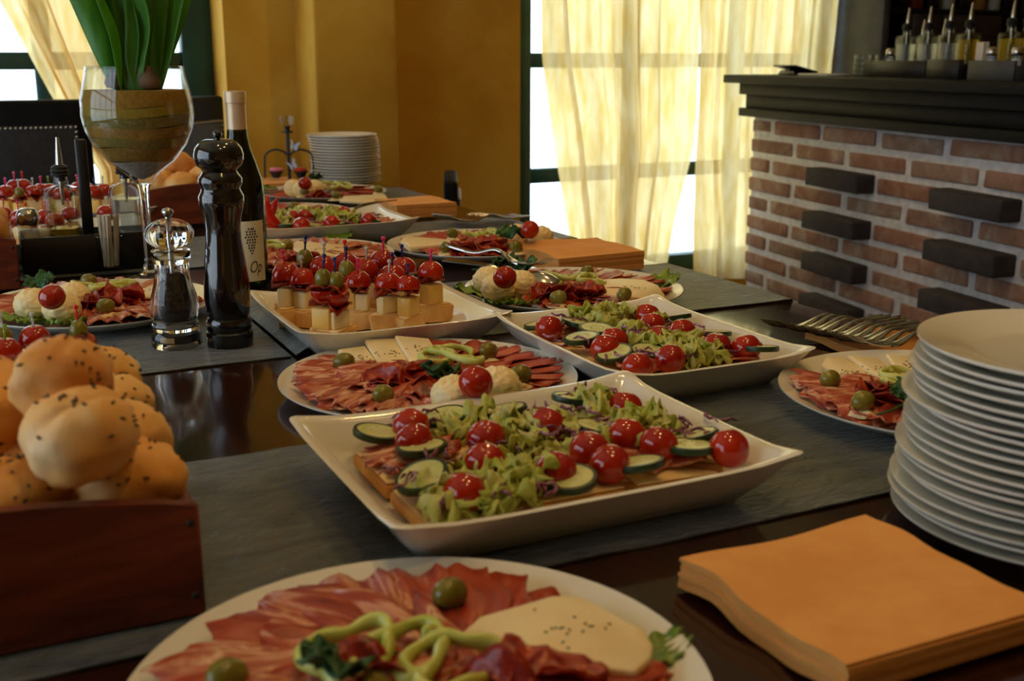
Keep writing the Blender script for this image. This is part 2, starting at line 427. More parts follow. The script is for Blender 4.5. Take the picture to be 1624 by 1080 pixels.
# ------------------------------------------------------------------ the room
W1A, W1B, W2A, W2B, WZ0, WZ1 = -0.85, 0.88, 2.036, 3.60, 0.17, 2.32
XL, XR, YB, CEIL = -2.2, 5.8, -2.4, 2.75
struct('floor', box(XL - .3, XR + .3, YB - .3, YW + .3, -0.06, 0.0), 'floor')
struct('ceiling', box(XL - .3, XR + .3, YB - .3, YW + .3, CEIL, CEIL + .06), 'ceiling')
struct('wall_far', join(box(XL - .3, W1A, YW, YW + .26, 0, CEIL), box(W1B, W2A, YW, YW + .26, 0, CEIL), box(W2B, XR + .3, YW, YW + .26, 0, CEIL),
                        box(W1A, W1B, YW, YW + .26, 0, WZ0), box(W2A, W2B, YW, YW + .26, 0, WZ0),
                        box(W1A, W1B, YW, YW + .26, WZ1, CEIL), box(W2A, W2B, YW, YW + .26, WZ1, CEIL)), 'wall')
struct('trim_1', bbox(1.129, 1.426, 3.845, YW, 0, CEIL, 0.012, 2), 'wall', True)
struct('wall_right', box(XR, XR + .3, YB - .3, YW, 0, CEIL), 'wall')
struct('wall_back', box(XL, XR, YB - .3, YB, 0, CEIL), 'wall')
struct('wall_left', join(box(XL - .3, XL, YB - .3, -0.3, 0, CEIL), box(XL - .3, XL, 3.1, YW, 0, CEIL), box(XL - .3, XL, -0.3, 3.1, 0, 0.40), box(XL - .3, XL, -0.3, 3.1, 2.36, CEIL)), 'wall')

def window(name, x0, x1, z0, z1, y, fw, cols, rows, rowz=None):
    """teal casement in a wall along X: frame, mullions, muntins and separate panes"""
    w = struct(name, join(bbox(x0, x0 + fw, y, y + .07, z0, z1), bbox(x1 - fw, x1, y, y + .07, z0, z1),
                          bbox(x0 + fw, x1 - fw, y, y + .07, z0, z0 + fw), bbox(x0 + fw, x1 - fw, y, y + .07, z1 - fw, z1)), 'teal_paint', True)
    xs = [x0 + fw] + list(cols) + [x1 - fw]; zs = [z0 + fw] + list(rows) + [z1 - fw]
    for c in cols: ob('mullion', me('mullion', bbox(c - .03, c + .03, y + .005, y + .06, z0 + fw, z1 - fw), 'teal_paint'), w)
    for z in rows:
        for a, b in zip(xs[:-1], xs[1:]):
            ob('muntin', me('muntin', bbox(a + (.03 if a in cols else 0), b - (.03 if b in cols else 0), y + .01, y + .055, z - .03, z + .03), 'teal_paint'), w)
    for a, b in zip(xs[:-1], xs[1:]):
        for c, d in zip(zs[:-1], zs[1:]):
            ob('pane', me('pane', box(a, b, y + .03, y + .034, c, d), 'window_glass', False), w)
    return w
window('window_1', W1A, W1B, WZ0, WZ1, YW + 0.20, 0.11, (-0.27, 0.30), (0.63, 1.09, 1.60))
window('window_2', W2A, W2B, WZ0, WZ1, YW + 0.05, 0.075, (2.60, 3.14), (0.625, 1.09, 1.60))
# unseen third casement, added in the left wall as a daylight source
w3 = struct('window_3', join(*[bbox(XL - .12, XL - .06, a, b, c, d) for a, b, c, d in ((-.3, -.22, .40, 2.36), (3.02, 3.1, .40, 2.36), (-.22, 3.02, .40, .48), (-.22, 3.02, 2.28, 2.36))]), 'teal_paint', True)
ys = [-.22 + 3.24 * k / 5 for k in range(6)]
for y in ys[1:-1]: ob('mullion', me('mullion', bbox(XL - .11, XL - .07, y - .025, y + .025, .48, 2.28), 'teal_paint'), w3)
for z in (1.08, 1.68): ob('muntin', me('muntin', bbox(XL - .108, XL - .072, -.22, 3.02, z - .02, z + .02), 'teal_paint'), w3)
for a, b in zip(ys[:-1], ys[1:]):
    for c, d in ((.48, 1.06), (1.10, 1.66), (1.70, 2.28)): ob('pane', me('pane', box(XL - .092, XL - .088, a + .025, b - .025, c, d), 'window_glass', False), w3)

def curtain(name, left, right, y, z0, z1, folds, amp, seed, label):
    """hanging cloth: left(z), right(z) give its edges; folds run down it"""
    r = random.Random(seed); ph = [r.uniform(0, 6.28) for _ in range(6)]
    nu, nv = 150, 44; V, F = [], []
    for j in range(nv + 1):
        z = z0 + (z1 - z0) * j / nv
        for i in range(nu + 1):
            u = i / nu
            wv = u + 0.05 * math.sin(6.28 * u * 1.3 + ph[0]) + 0.02 * math.sin(z * 2.1 + ph[1])
            d = math.sin(6.28 * folds * wv + ph[2]) + 0.55 * math.sin(6.28 * folds * 1.73 * wv + ph[3] + 0.4 * z) + 0.3 * math.sin(6.28 * folds * 3.1 * wv + ph[4] + 0.9 * z)
            a = amp * (0.75 + 0.35 * math.sin(5 * u + ph[5]))
            x = left(z) + (right(z) - left(z)) * u + 0.35 * a * math.cos(6.28 * folds * wv + ph[2])
            yy = y + a * d * 0.6 + 0.006 * mnoise.noise(Vector((x * 9, z * 7, seed)))
            V.append((x, yy, z))
    w = nu + 1
    for j in range(nv):
        for i in range(nu): a = j * w + i; F.append((a, a + 1, a + w + 1, a + w))
    o = ob(name, me(name, (V, F), 'curtain_cloth', ang=None)); tag(o, label, 'curtain', 'cream window curtains')
    return o
def keyed(*ks):
    def f(z):
        for (za, a), (zb, b) in zip(ks[:-1], ks[1:]):
            if z <= zb:
                t = max(0, min(1, (z - za) / (zb - za))); return a + (b - a) * t
        return ks[-1][1]
    return f
curtain('curtain', keyed((0.1, 2.30), (0.6, 2.20), (1.1, 2.11), (1.5, 2.09)), keyed((0.1, 2.70), (0.45, 2.76), (0.75, 2.84), (1.5, 2.87)), YW - 0.07, 0.12, 2.42, 5.0, 0.060, 3, 'wide cream curtain hanging left of the gap in the right window')
curtain('curtain', keyed((0.1, 2.90), (0.7, 2.86), (1.5, 2.86)), keyed((0.1, 3.56), (1.5, 3.585)), YW - 0.07, 0.14, 2.42, 6.0, 0.048, 8, 'cream curtain beside the brick bar, right of the window gap')
curtain('curtain', keyed((0.1, 0.30), (0.72, 0.43), (0.97, 0.30), (1.32, 0.15), (2.3, -0.35)), keyed((0.1, 0.62), (0.72, 0.56), (0.97, 0.56), (1.4, 0.56), (2.3, 0.62)), YW - 0.08, 0.10, 2.42, 3.6, 0.060, 5, 'cream drape pulled aside at the left window behind the vase')
for x0, x1, lab in ((-0.95, 0.98, 'iron curtain rod above the left window'), (1.95, 3.72, 'iron curtain rod above the right window')):
    o = ob('curtain_rod', me('curtain_rod', join(tube([(x0, YW - .07, 2.43), (x1, YW - .07, 2.43)], 0.012, 10), xf(blob(.025, .025, .025, 12, 8), (x0, YW - .07, 2.43)), xf(blob(.025, .025, .025, 12, 8), (x1, YW - .07, 2.43)),
                                             box(x0 + .05, x0 + .07, YW - .075, YW + .001, 2.42, 2.44), box(x1 - .07, x1 - .05, YW - .075, YW + .001, 2.42, 2.44)), 'iron'))
    tag(o, lab, 'curtain rod')

# unseen ceiling spots, added as sources for the warm light
def added_ceiling_spot(x, y, watts, label):
    t = tag(empty('ceiling_spotlight', (x, y, CEIL - .16)), label, 'spotlight', 'warm ceiling spotlights over the buffet')
    ob('housing', me('housing', lathe([(.045, .16), (.045, .0), (.040, .0), (.040, .12), (.0, .12)], 20), 'lamp_white'), t)
    l = bpy.data.lights.new('bulb_light', 'SPOT'); l.energy = watts; l.color = (1.0, 0.60, 0.22); l.shadow_soft_size = 0.022
    l.spot_size = R(125); l.spot_blend = 0.7
    o = bpy.data.objects.new('bulb_light', l); COL.objects.link(o); o.parent = t; o.location = (0, 0, 0.02)
for i, (x, y, w) in enumerate(((0.35, 0.15, 18), (0.85, 0.75, 22), (1.0, 1.7, 18), (0.25, 1.2, 12), (3.6, 1.6, 3), (1.5, 2.9, 26))):
    added_ceiling_spot(x, y, w, ['white ceiling spotlight behind the camera', 'white ceiling spotlight over the near plate stack', 'white ceiling spotlight over the napkins at the table edge', 'white ceiling spotlight over the bread box', 'white ceiling spotlight in front of the brick bar', 'white ceiling spotlight before the yellow pilaster'][i])

# ------------------------------------------------------------------ buffet table and runners
TX0, TX1, TY0, TY1, TZ = -0.75, 1.09, 0.02, 3.16, 0.75
t = tag(empty('buffet_table', (0.2, 1.6, 0)), 'long dark polished wooden buffet table carrying all the food', 'table')
ob('table_top', me('table_top', bbox(TX0 - .2, TX1 - .2, TY0 - 1.6, TY1 - 1.6, .71, TZ, .004, 2), 'table_wood'), t)
for x in (TX0 + .08, TX1 - .16):
    for y in (TY0 + .08, 1.55, TY1 - .16): ob('leg', me('leg', bbox(x - .2, x - .12, y - 1.6, y - 1.52, 0, .71, .005), 'table_wood'), t)
ob('apron', me('apron', join(box(TX0 - .08, TX1 - .32, TY0 - 1.52, TY0 - 1.50, .62, .71), box(TX0 - .08, TX1 - .32, TY1 - 1.70, TY1 - 1.68, .62, .71),
                             box(TX1 - .34, TX1 - .32, TY0 - 1.5, TY1 - 1.7, .62, .71), box(TX0 - .08, TX0 - .06, TY0 - 1.5, TY1 - 1.7, .62, .71)), 'table_wood', False), t)

def runner(x0, x1, y0, y1, seed, label, drape=True, curl=False):
    nu = 150; L = (x1 - x0) + (0.22 if drape else 0); V = []
    def fn(u, v):
        s = u * L; x = x0 + s; y = y0 + (y1 - y0) * v
        n1 = mnoise.noise(Vector((s * 7, y * 9, seed))); n2 = mnoise.noise(Vector((s * 26, y * 60, seed + 5)))
        z = TZ + 0.0026 + 0.0011 * n1 + 0.0007 * n2
        y += 0.004 * mnoise.noise(Vector((s * 6, seed, v * 1.5)))
        if curl and s < 0.05: z += 0.010 * math.exp(-((s - 0.018) / 0.014) ** 2)
        e = s - (x1 - x0)
        if drape and e > -0.004:
            k = min(1, (e + .004) / .012); x = x1 + 0.004 + 0.002 * k - (0 if e < 0.008 else 0.0); z = TZ + 0.003 - max(0, e)
            if e <= 0.008: x = x1 + 0.006 * math.sin(k * 1.57)
            else: x = x1 + 0.006 + 0.01 * (e / .22) + 0.006 * mnoise.noise(Vector((e * 8, y * 12, seed)))
        return x, y, z
    o = ob('table_runner', me('table_runner', sheet(fn, nu, 26, 0.0016), 'runner_cloth', ang=70))
    return tag(o, label, 'table runner', 'grey-green runners laid across the table')
runner(-0.74, 1.09, 0.645, 0.972, 1, 'grey-green table runner under the front salad tray, nearest the camera')
runner(-0.74, 0.335, 1.292, 1.628, 2, 'grey-green table runner under the two pepper mills', drape=False)
runner(0.340, 1.09, 1.288, 1.630, 3, 'grey-green table runner under the skewer tray, reaching the right table edge', curl=True)
runner(-0.74, 1.09, 1.945, 2.285, 4, 'grey-green table runner under the far salad tray and dark forks')
runner(-0.74, 1.09, 2.62, 2.95, 5, 'grey-green table runner farthest from the camera')

# ------------------------------------------------------------------ brick bar
BL = (2.918, 3.753, 0.0); BA = math.atan2(-1.543, -0.245)   # left end of the front face, direction of the front
bar = tag(empty('bar_counter', BL, BA), 'brick faced bar counter with protruding dark bricks below a black top', 'bar counter')
LEN, DEP, ZB = 2.7, 0.42, 0.872
ob('mortar_core', me('mortar_core', bbox(0.004, LEN, 0.006, DEP, 0, ZB, .004), 'mortar'), bar)
def brick_mesh(l, seed, d=0.10, h=.052):
    r = random.Random(seed); s = bbox(0, l, 0, d, 0, h, .007, 2)
    return [(x + .003 * mnoise.noise(Vector((x * 30, z * 60, seed))), y + .004 * mnoise.noise(Vector((x * 40, z * 50, seed + 9))), z + .0035 * mnoise.noise(Vector((x * 25, y * 25, seed + 4)))) for x, y, z in s[0]], s[1]
long_b = [me('brick', brick_mesh(.318, k), 'brick', ang=60) for k in range(6)]
half_b = [me('brick', brick_mesh(.150, k + 20), 'brick', ang=60) for k in range(3)]
dark_b = [me('dark_brick', brick_mesh(.325, k + 40, .16, .064), 'dark_brick', ang=60) for k in range(3)]
for row in range(11):
    z = ZB - 0.012 - .052 - row * 0.0775; x = -0.006; k = 0; odd = row % 2 == 0
    if z < 0.0: break
    while x < LEN - .1:
        short = odd and k == 0
        dark = odd and row in (2, 4, 6, 8) and k in (2, 4)
        l = .150 if short else .318
        if dark: ob('dark_brick', rnd.choice(dark_b), bar, (x, -0.070 + rnd.uniform(-.006, .006), z - .005 + rnd.uniform(-.002, .002)), (0, 0, rnd.uniform(-.02, .02)))
        else: ob('brick', rnd.choice(half_b if short else long_b), bar, (x, rnd.uniform(-.004, .004), z + rnd.uniform(-.0025, .0025)), (0, rnd.uniform(-.008, .008), 0))
        x += l + .033; k += 1
top = tag(empty('bar_worktop', BL, BA), 'black wooden bar top with stepped moulding on the brick bar', 'counter top')
ob('slab', me('slab', bbox(-.06, LEN + .05, -.11, DEP + .12, 1.003, 1.035, .004, 2), 'dark_wood'), top)
ob('moulding', me('moulding', bbox(-.015, LEN, -.060, DEP + .04, .958, 1.003, .004, 2), 'dark_wood'), top)
ob('fascia', me('fascia', bbox(-.002, LEN, -.035, DEP + .02, .905, .958, .003, 1), 'dark_wood'), top)
ob('moulding', me('moulding', bbox(-.022, LEN, -.055, DEP + .03, .872, .905, .004, 2), 'dark_wood'), top)

# cabinet behind the bar
cb = tag(empty('back_bar_cabinet', (3.62, 3.80, 0)), 'dark shelving unit behind the bar beside the curtain', 'cabinet')
ob('side_panel', me('side_panel', bbox(0, .04, 0, .29, 0, 2.3), 'caddy_grey'), cb)
ob('side_panel', me('side_panel', bbox(2.06, 2.10, 0, .29, 0, 2.3), 'dark_wood'), cb)
ob('back_panel', me('back_panel', box(.04, 2.06, .26, .29, 0, 2.3), 'dark_wood', False), cb)
for z in (0.55, 1.285, 1.62, 2.0): ob('shelf', me('shelf', bbox(.04, 2.06, .01, .26, z, z + .025, .003), 'dark_wood'), cb)
for a, b in ((0.17, .33), (0.345, .70)): ob('door', me('door', bbox(a, b, -.012, .012, 1.06, 1.285, .003), 'backbar_wood'), cb)
ob('base_cabinet', me('base_cabinet', bbox(.04, 2.06, .0, .26, .02, .55, .004), 'dark_wood'), cb)
st = ob('stone_block', me('stone_block', bbox(0, .30, 0, .15, 0, .16, .01, 2), 'stone'), None, (4.62, 3.84, 1.311))
tag(st, 'rough pale stone block on the dark shelf behind the bar', 'stone block')

# ------------------------------------------------------------------ tableware shapes
def plate_profile(r, h, foot=0.58, rim=0.80, fl=0.0075):
    """coupe plate, outer side up over the rim, down the inside"""
    return [(0.0, .003), (r * foot - .006, .003), (r * foot - .004, 0), (r * foot, 0), (r * foot + .004, .003), (r * rim, h * .36), (r * .985, h - .003), (r, h - .0012),
            (r * .998, h), (r * .985, h - .0004), (r * rim, h * .36 + .0045), (r * (rim - .08), fl + .001), (r * foot, fl), (0.0, fl)]
platter_me = me('round_platter', lathe(plate_profile(.16, .020, .62, .86), 72), 'porcelain', ang=80)
small_plate_me = me('dinner_plate', lathe(plate_profile(.115, .017, .58, .74, .0060), 64), 'porcelain', ang=80)
dessert_plate_me = me('dessert_plate', lathe(plate_profile(.0975, .016, .58, .74, .0060), 56), 'porcelain', ang=80)

def rrect(hx, hy, r, n=8):
    pts = []
    for cx, cy, a0 in ((hx - r, hy - r, 0), (-hx + r, hy - r, 90), (-hx + r, -hy + r, 180), (hx - r, -hy + r, 270)):
        for k in range(n + 1):
            a = R(a0 + 90 * k / n); pts.append((cx + r * math.cos(a), cy + r * math.sin(a)))
    return pts
def tray_shape(sx, sy, h, lift=0.008, inset=0.030):
    """rectangular porcelain tray, flared sides, pointed raised corners"""
    hx, hy = sx / 2, sy / 2
    rings = []
    def ring(dx, z, r, li, sub=10):
        c = rrect(hx - dx, hy - dx, r, 5); out = []
        for i, (a, b) in enumerate(zip(c, c[1:] + c[:1])):
            long = math.hypot(b[0] - a[0], b[1] - a[1]) > 0.05
            for k in range(sub if long else 1):
                t = k / (sub if long else 1); x, y = a[0] + (b[0] - a[0]) * t, a[1] + (b[1] - a[1]) * t
                cn = (abs(x) / (hx - dx)) ** 6 * (abs(y) / (hy - dx)) ** 6
                out.append((x * (1 + .012 * cn * (li > 0)), y * (1 + .012 * cn * (li > 0)), z + li * cn))
        return out
    th = .005
    rings = [ring(inset + .03, 0.0015, .02, 0), ring(inset + .008, 0, .02, 0), ring(inset, .002, .018, 0), ring(inset * .5, h * .5, .014, lift * .4), ring(.0015, h - .002, .010, lift), ring(0.0, h - .0006, .009, lift), ring(.0012, h, .009, lift), ring(.006, h - .0006, .009, lift),
             ring(.013, h - .004, .010, lift * .8), ring(inset * .62 + th, h * .45, .014, lift * .3), ring(inset + th, .008, .016, 0), ring(inset + .02, .0065, .016, 0)]
    n = len(rings[0]); V = [p for r_ in rings for p in r_]; F = []
    for i in range(len(rings) - 1):
        for k in range(n): F.append((i * n + k, i * n + (k + 1) % n, (i + 1) * n + (k + 1) % n, (i + 1) * n + k))
    F.append(tuple(range(n - 1, -1, -1))); F.append(tuple((len(rings) - 1) * n + k for k in range(n)))
    return V, F
def tray(x0, x1, y0, y1, h, label, rz=0.0, z=TZ + .0045):
    o = ob('serving_tray', me('serving_tray', tray_shape(x1 - x0, y1 - y0, h), 'porcelain', ang=60), None, ((x0 + x1) / 2, (y0 + y1) / 2, z), (0, 0, rz))
    return tag(o, label, 'tray', 'white rectangular serving trays')

# ------------------------------------------------------------------ food shapes
def ham_shape(seed, ln, wd, amp):
    r = random.Random(seed); p = [r.uniform(0, 6.28) for _ in range(4)]
    def fn(u, v):
        w = wd * (0.45 + 0.55 * math.sin(math.pi * min(1, 0.25 + u * 0.62))) * (1 + .12 * math.sin(9 * u + p[0]))
        x = u * ln + .004 * math.sin(11 * v + p[1]) * (u if u > .5 else 1 - u); y = (v - .5) * w
        z = amp * (math.sin(v * 15 + p[2] + 2.2 * u) * .6 + math.sin(v * 29 + p[3]) * .25 + .5 * math.sin(u * 8 + p[1])) + amp * 1.5
        z += .004 * (1 - abs(2 * v - 1)) * (1 - u) ; return x, y, z
    return sheet(fn, 9, 16, 0.0013)
ham_me = {k: [me('ham_slice', ham_shape(s + 10 * i, .082, .052, a), k, ang=None) for s in range(5)] for i, (k, a) in enumerate((('ham', .0036), ('cured_ham', .0019)))}
def salami_shape(seed):
    r = random.Random(seed); p = [r.uniform(0, 6.28) for _ in range(3)]; n, V, F = 20, [], []
    rad = .021; fold = r.uniform(.5, .95)
    def pt(rr, a, dz):
        x, y = rr * math.cos(a), rr * math.sin(a)
        z = fold * abs(y) * .75 + .0028 * math.sin(3 * a + p[0]) * rr / rad + .0015 * math.sin(7 * a + p[1]) * rr / rad
        return x * 1.1, y * (1 - .35 * fold), z + dz
    for dz in (0, -.0016):
        V.append(pt(0, 0, dz))
        for rr in (.4, .75, 1.0):
            for k in range(n): V.append(pt(rad * rr * (1 + .04 * math.sin(5 * k)), 2 * math.pi * k / n, dz))
    o = 1 + 3 * n
    for s in (0, o):
        for k in range(n): F.append((s, s + 1 + k, s + 1 + (k + 1) % n))
        for q in range(2):
            for k in range(n):
                a = s + 1 + q * n; F.append((a + k, a + n + k, a + n + (k + 1) % n, a + (k + 1) % n))
    for k in range(n):
        a = 1 + 2 * n; F.append((a + k, a + (k + 1) % n, o + a + (k + 1) % n, o + a + k))
    return V, F
salami_me = [me('salami_slice', salami_shape(s), 'salami', ang=None) for s in range(6)]
def olive_shape(seed):
    v, f = blob(.0125, .0098, .0098, 20, 14, .02, 1.2, seed)
    w = []
    for x, y, z in v:
        d = math.hypot(y, z)
        if x > .009 and d < .004: x -= .003 * (1 - d / .004)
        w.append((x, y, z))
    return w, f
olive_me = [me('olive', olive_shape(s), 'olive', ang=None) for s in range(3)]
def tomato_shape(seed):
    v, f = blob(.0165, .0165, .0155, 24, 16, .015, 1.0, seed)
    return [(x, y, z - .002 * max(0, 1 - math.hypot(x, y) / .005) * (z > 0)) for x, y, z in v], f
tomato_me = [me('cherry_tomato', tomato_shape(s), 'tomato', ang=None) for s in range(3)]
half_tomato_me = me('half_tomato', [(x, y, max(z, -.003)) for x, y, z in tomato_shape(4)[0]] and ([(x, y, max(z, -.003)) for x, y, z in tomato_shape(4)[0]], tomato_shape(4)[1]), 'tomato', ang=40)
ball_me = [me('cheese_spread_ball', blob(.024, .024, .021, 56, 36, .085, 5.0, s + 2), 'spread', ang=None) for s in range(4)]
dab_me = [me('spread_dab', [(x, y, max(0, z)) for x, y, z in blob(.018, .012, .006, 20, 12, .35, 1.5, s)[0]] and ([(x, y, max(0, z)) for x, y, z in blob(.018, .012, .006, 20, 12, .35, 1.5, s)[0]], blob(.018, .012, .006, 20, 12, .35, 1.5, s)[1]), 'spread', ang=None) for s in range(3)]
def pepper_ring_shape(seed, rad=.0185):
    r = random.Random(seed); n = 40; p = [r.uniform(0, 6.28) for _ in range(3)]; path = []
    for k in range(n):
        a = 2 * math.pi * k / n; rr = rad * (1 + .16 * math.sin(3 * a + p[0]) + .07 * math.sin(5 * a + p[1]))
        path.append((rr * math.cos(a) * 1.25, rr * math.sin(a), .0045 + .0015 * math.sin(2 * a + p[2])))
    v, f = tube(path, [.0030 + .0005 * math.sin(k) for k in range(n)], 8, True)
    lump = xf(blob(.005, .003, .003, 12, 8, .2, 1.5, seed), (rad * .95, 0, .005))
    return join((v, f), lump)
pepper_me = [me('pepper_ring', pepper_ring_shape(s), 'pepper_green', ang=None) for s in range(4)]
def leaf_shape(seed, ln=.06, wd=.05, frill=.005):
    r = random.Random(seed); p = [r.uniform(0, 6.28) for _ in range(4)]
    def fn(u, v):
        w = wd * math.sin(math.pi * min(1, .12 + .80 * u)) ** .6 * (1 + .08 * math.sin(23 * u + p[0]))
        s = abs(2 * v - 1); x = u * ln + .004 * math.sin(17 * v + p[1]) * u
        z = .002 + frill * s * s * (math.sin(19 * u + p[2]) * .7 + .8) + frill * .5 * math.sin(31 * v + 5 * u + p[3]) * u + .010 * u * u
        return x, (v - .5) * w, z
    return sheet(fn, 14, 14, .0009)
lettuce_leaf_me = [me('lettuce_leaf', leaf_shape(s), 'leaf_lettuce', ang=None) for s in range(4)]
def shred_shape(seed):
    """a torn, curled piece of lettuce"""
    r = random.Random(seed); ps = []
    for k in range(r.randint(3, 4)):
        L_, w_ = r.uniform(.020, .038), r.uniform(.009, .018); p = [r.uniform(0, 6.28) for _ in range(3)]
        def fn(u, v, L_=L_, w_=w_, p=p):
            return ((u - .5) * L_, (v - .5) * w_ * (1 + .4 * math.sin(9 * u + p[0])), .005 * math.sin(7 * u + p[1]) + .004 * math.sin(8 * v + p[2]) * (1 + math.sin(12 * u)))
        ps.append(xf(sheet(fn, 9, 5, .0012), (r.uniform(-.010, .010), r.uniform(-.010, .010), .006 + .004 * k), (r.uniform(-.5, .5), r.uniform(-.5, .5), r.uniform(0, 6.28))))
    return join(*ps)
shred_me = [me('lettuce_piece', shred_shape(s), 'lettuce', ang=None) for s in range(8)]
def parsley_shape(seed):
    r = random.Random(seed); n = 46; pts = []
    ps = []
    for la, ll in ((0, .024), (.75, .020), (-.75, .020), (1.35, .014), (-1.35, .014)):
        out = []
        for k in range(n):
            t = k / n * 2 * math.pi; rr = .5 + .5 * math.cos(t); 
            x = ll * (.55 - .45 * math.cos(t)); y = ll * .36 * math.sin(t) * (1 + .38 * math.cos(7 * t))
            out.append((x, y))
        V = [(x, y, .006 * x / ll + .003 * math.sin(400 * y)) for x, y in out] + [(x, y, .006 * x / ll + .003 * math.sin(400 * y) - .0008) for x, y in out]
        F = [tuple(range(n)), tuple(range(2 * n - 1, n - 1, -1))] + [(i, n + i, n + (i + 1) % n, (i + 1) % n) for i in range(n)]
        ps.append(xf((V, F), (0, 0, .002), (r.uniform(-.2, .2), -.25, la)))
    ps.append(tube([(0, 0, .002), (-.015, .001, .001), (-.028, .003, .002)], .0009, 6))
    return join(*ps)
parsley_me = [me('parsley_sprig', parsley_shape(s), 'parsley', ang=None) for s in range(3)]
def cucumber_parts(seed):
    r = random.Random(seed); n = 30; bend = r.uniform(-.0015, .0015)
    def disc(r0, z0, r1, z1):
        return [(rr * math.cos(2 * math.pi * k / n), rr * math.sin(2 * math.pi * k / n), z + bend * math.cos(4 * math.pi * k / n)) for rr, z in ((r0, z0), (r1, z1)) for k in range(n)]
    flesh = lathe([(0, 0), (.0180, 0), (.0182, .003), (.0180, .0056), (.011, .0058), (0, .0058)], n)
    skin = lathe([(.0179, -.0001), (.0208, .0003), (.0212, .003), (.0208, .0056), (.0179, .0059)], n)
    seeds = join(*[xf(blob(.0022, .0009, .0007, 8, 6), (.0075 * math.cos(a), .0075 * math.sin(a), .0059), (0, 0, a)) for a in [2 * math.pi * k / 9 + .2 for k in range(9)]])
    return flesh, skin, seeds
cf, ck, cs = cucumber_parts(1)
cuc_flesh, cuc_skin, cuc_seeds = me('cucumber_flesh', cf, 'cucumber_flesh'), me('cucumber_peel', ck, 'cucumber_skin'), me('cucumber_seeds', cs, 'cucumber_seed')
def cucumber(loc, rot):
    t = ob('cucumber_slice', cuc_flesh, None, loc, rot)
    ob('peel', cuc_skin, t); tag(ob('seeds', cuc_seeds, t), kind='stuff')
    return t
def toast_parts(seed, tri=True):
    r = random.Random(seed); s = .041
    poly = [(-s, -s), (s, -s), (-s, s)] if tri else [(-s, -s * .6), (s, -s * .6), (s, s * .6), (-s, s * .6)]
    inner = [(x * .93 - (.0015 if tri else 0), y * .93 - (.0015 if tri else 0)) for x, y in poly]
    return prism(poly, 0, .012, .003), prism(inner, .0125, .0145, .0008, 1)
tc0, tc1 = toast_parts(0), toast_parts(1, False)
toast_me = [(me('toast', a, 'crust'), me('crumb', b, 'toast_crumb')) for a, b in (tc0, tc1)]
topping_me = [me('ham_topping', xf(ham_shape(60 + s, .075, .05, .003), (-.036, 0, 0)), 'ham', ang=None) for s in range(3)]

def wavy(n, f): return [f(k / n * 2 * math.pi) for k in range(n)]

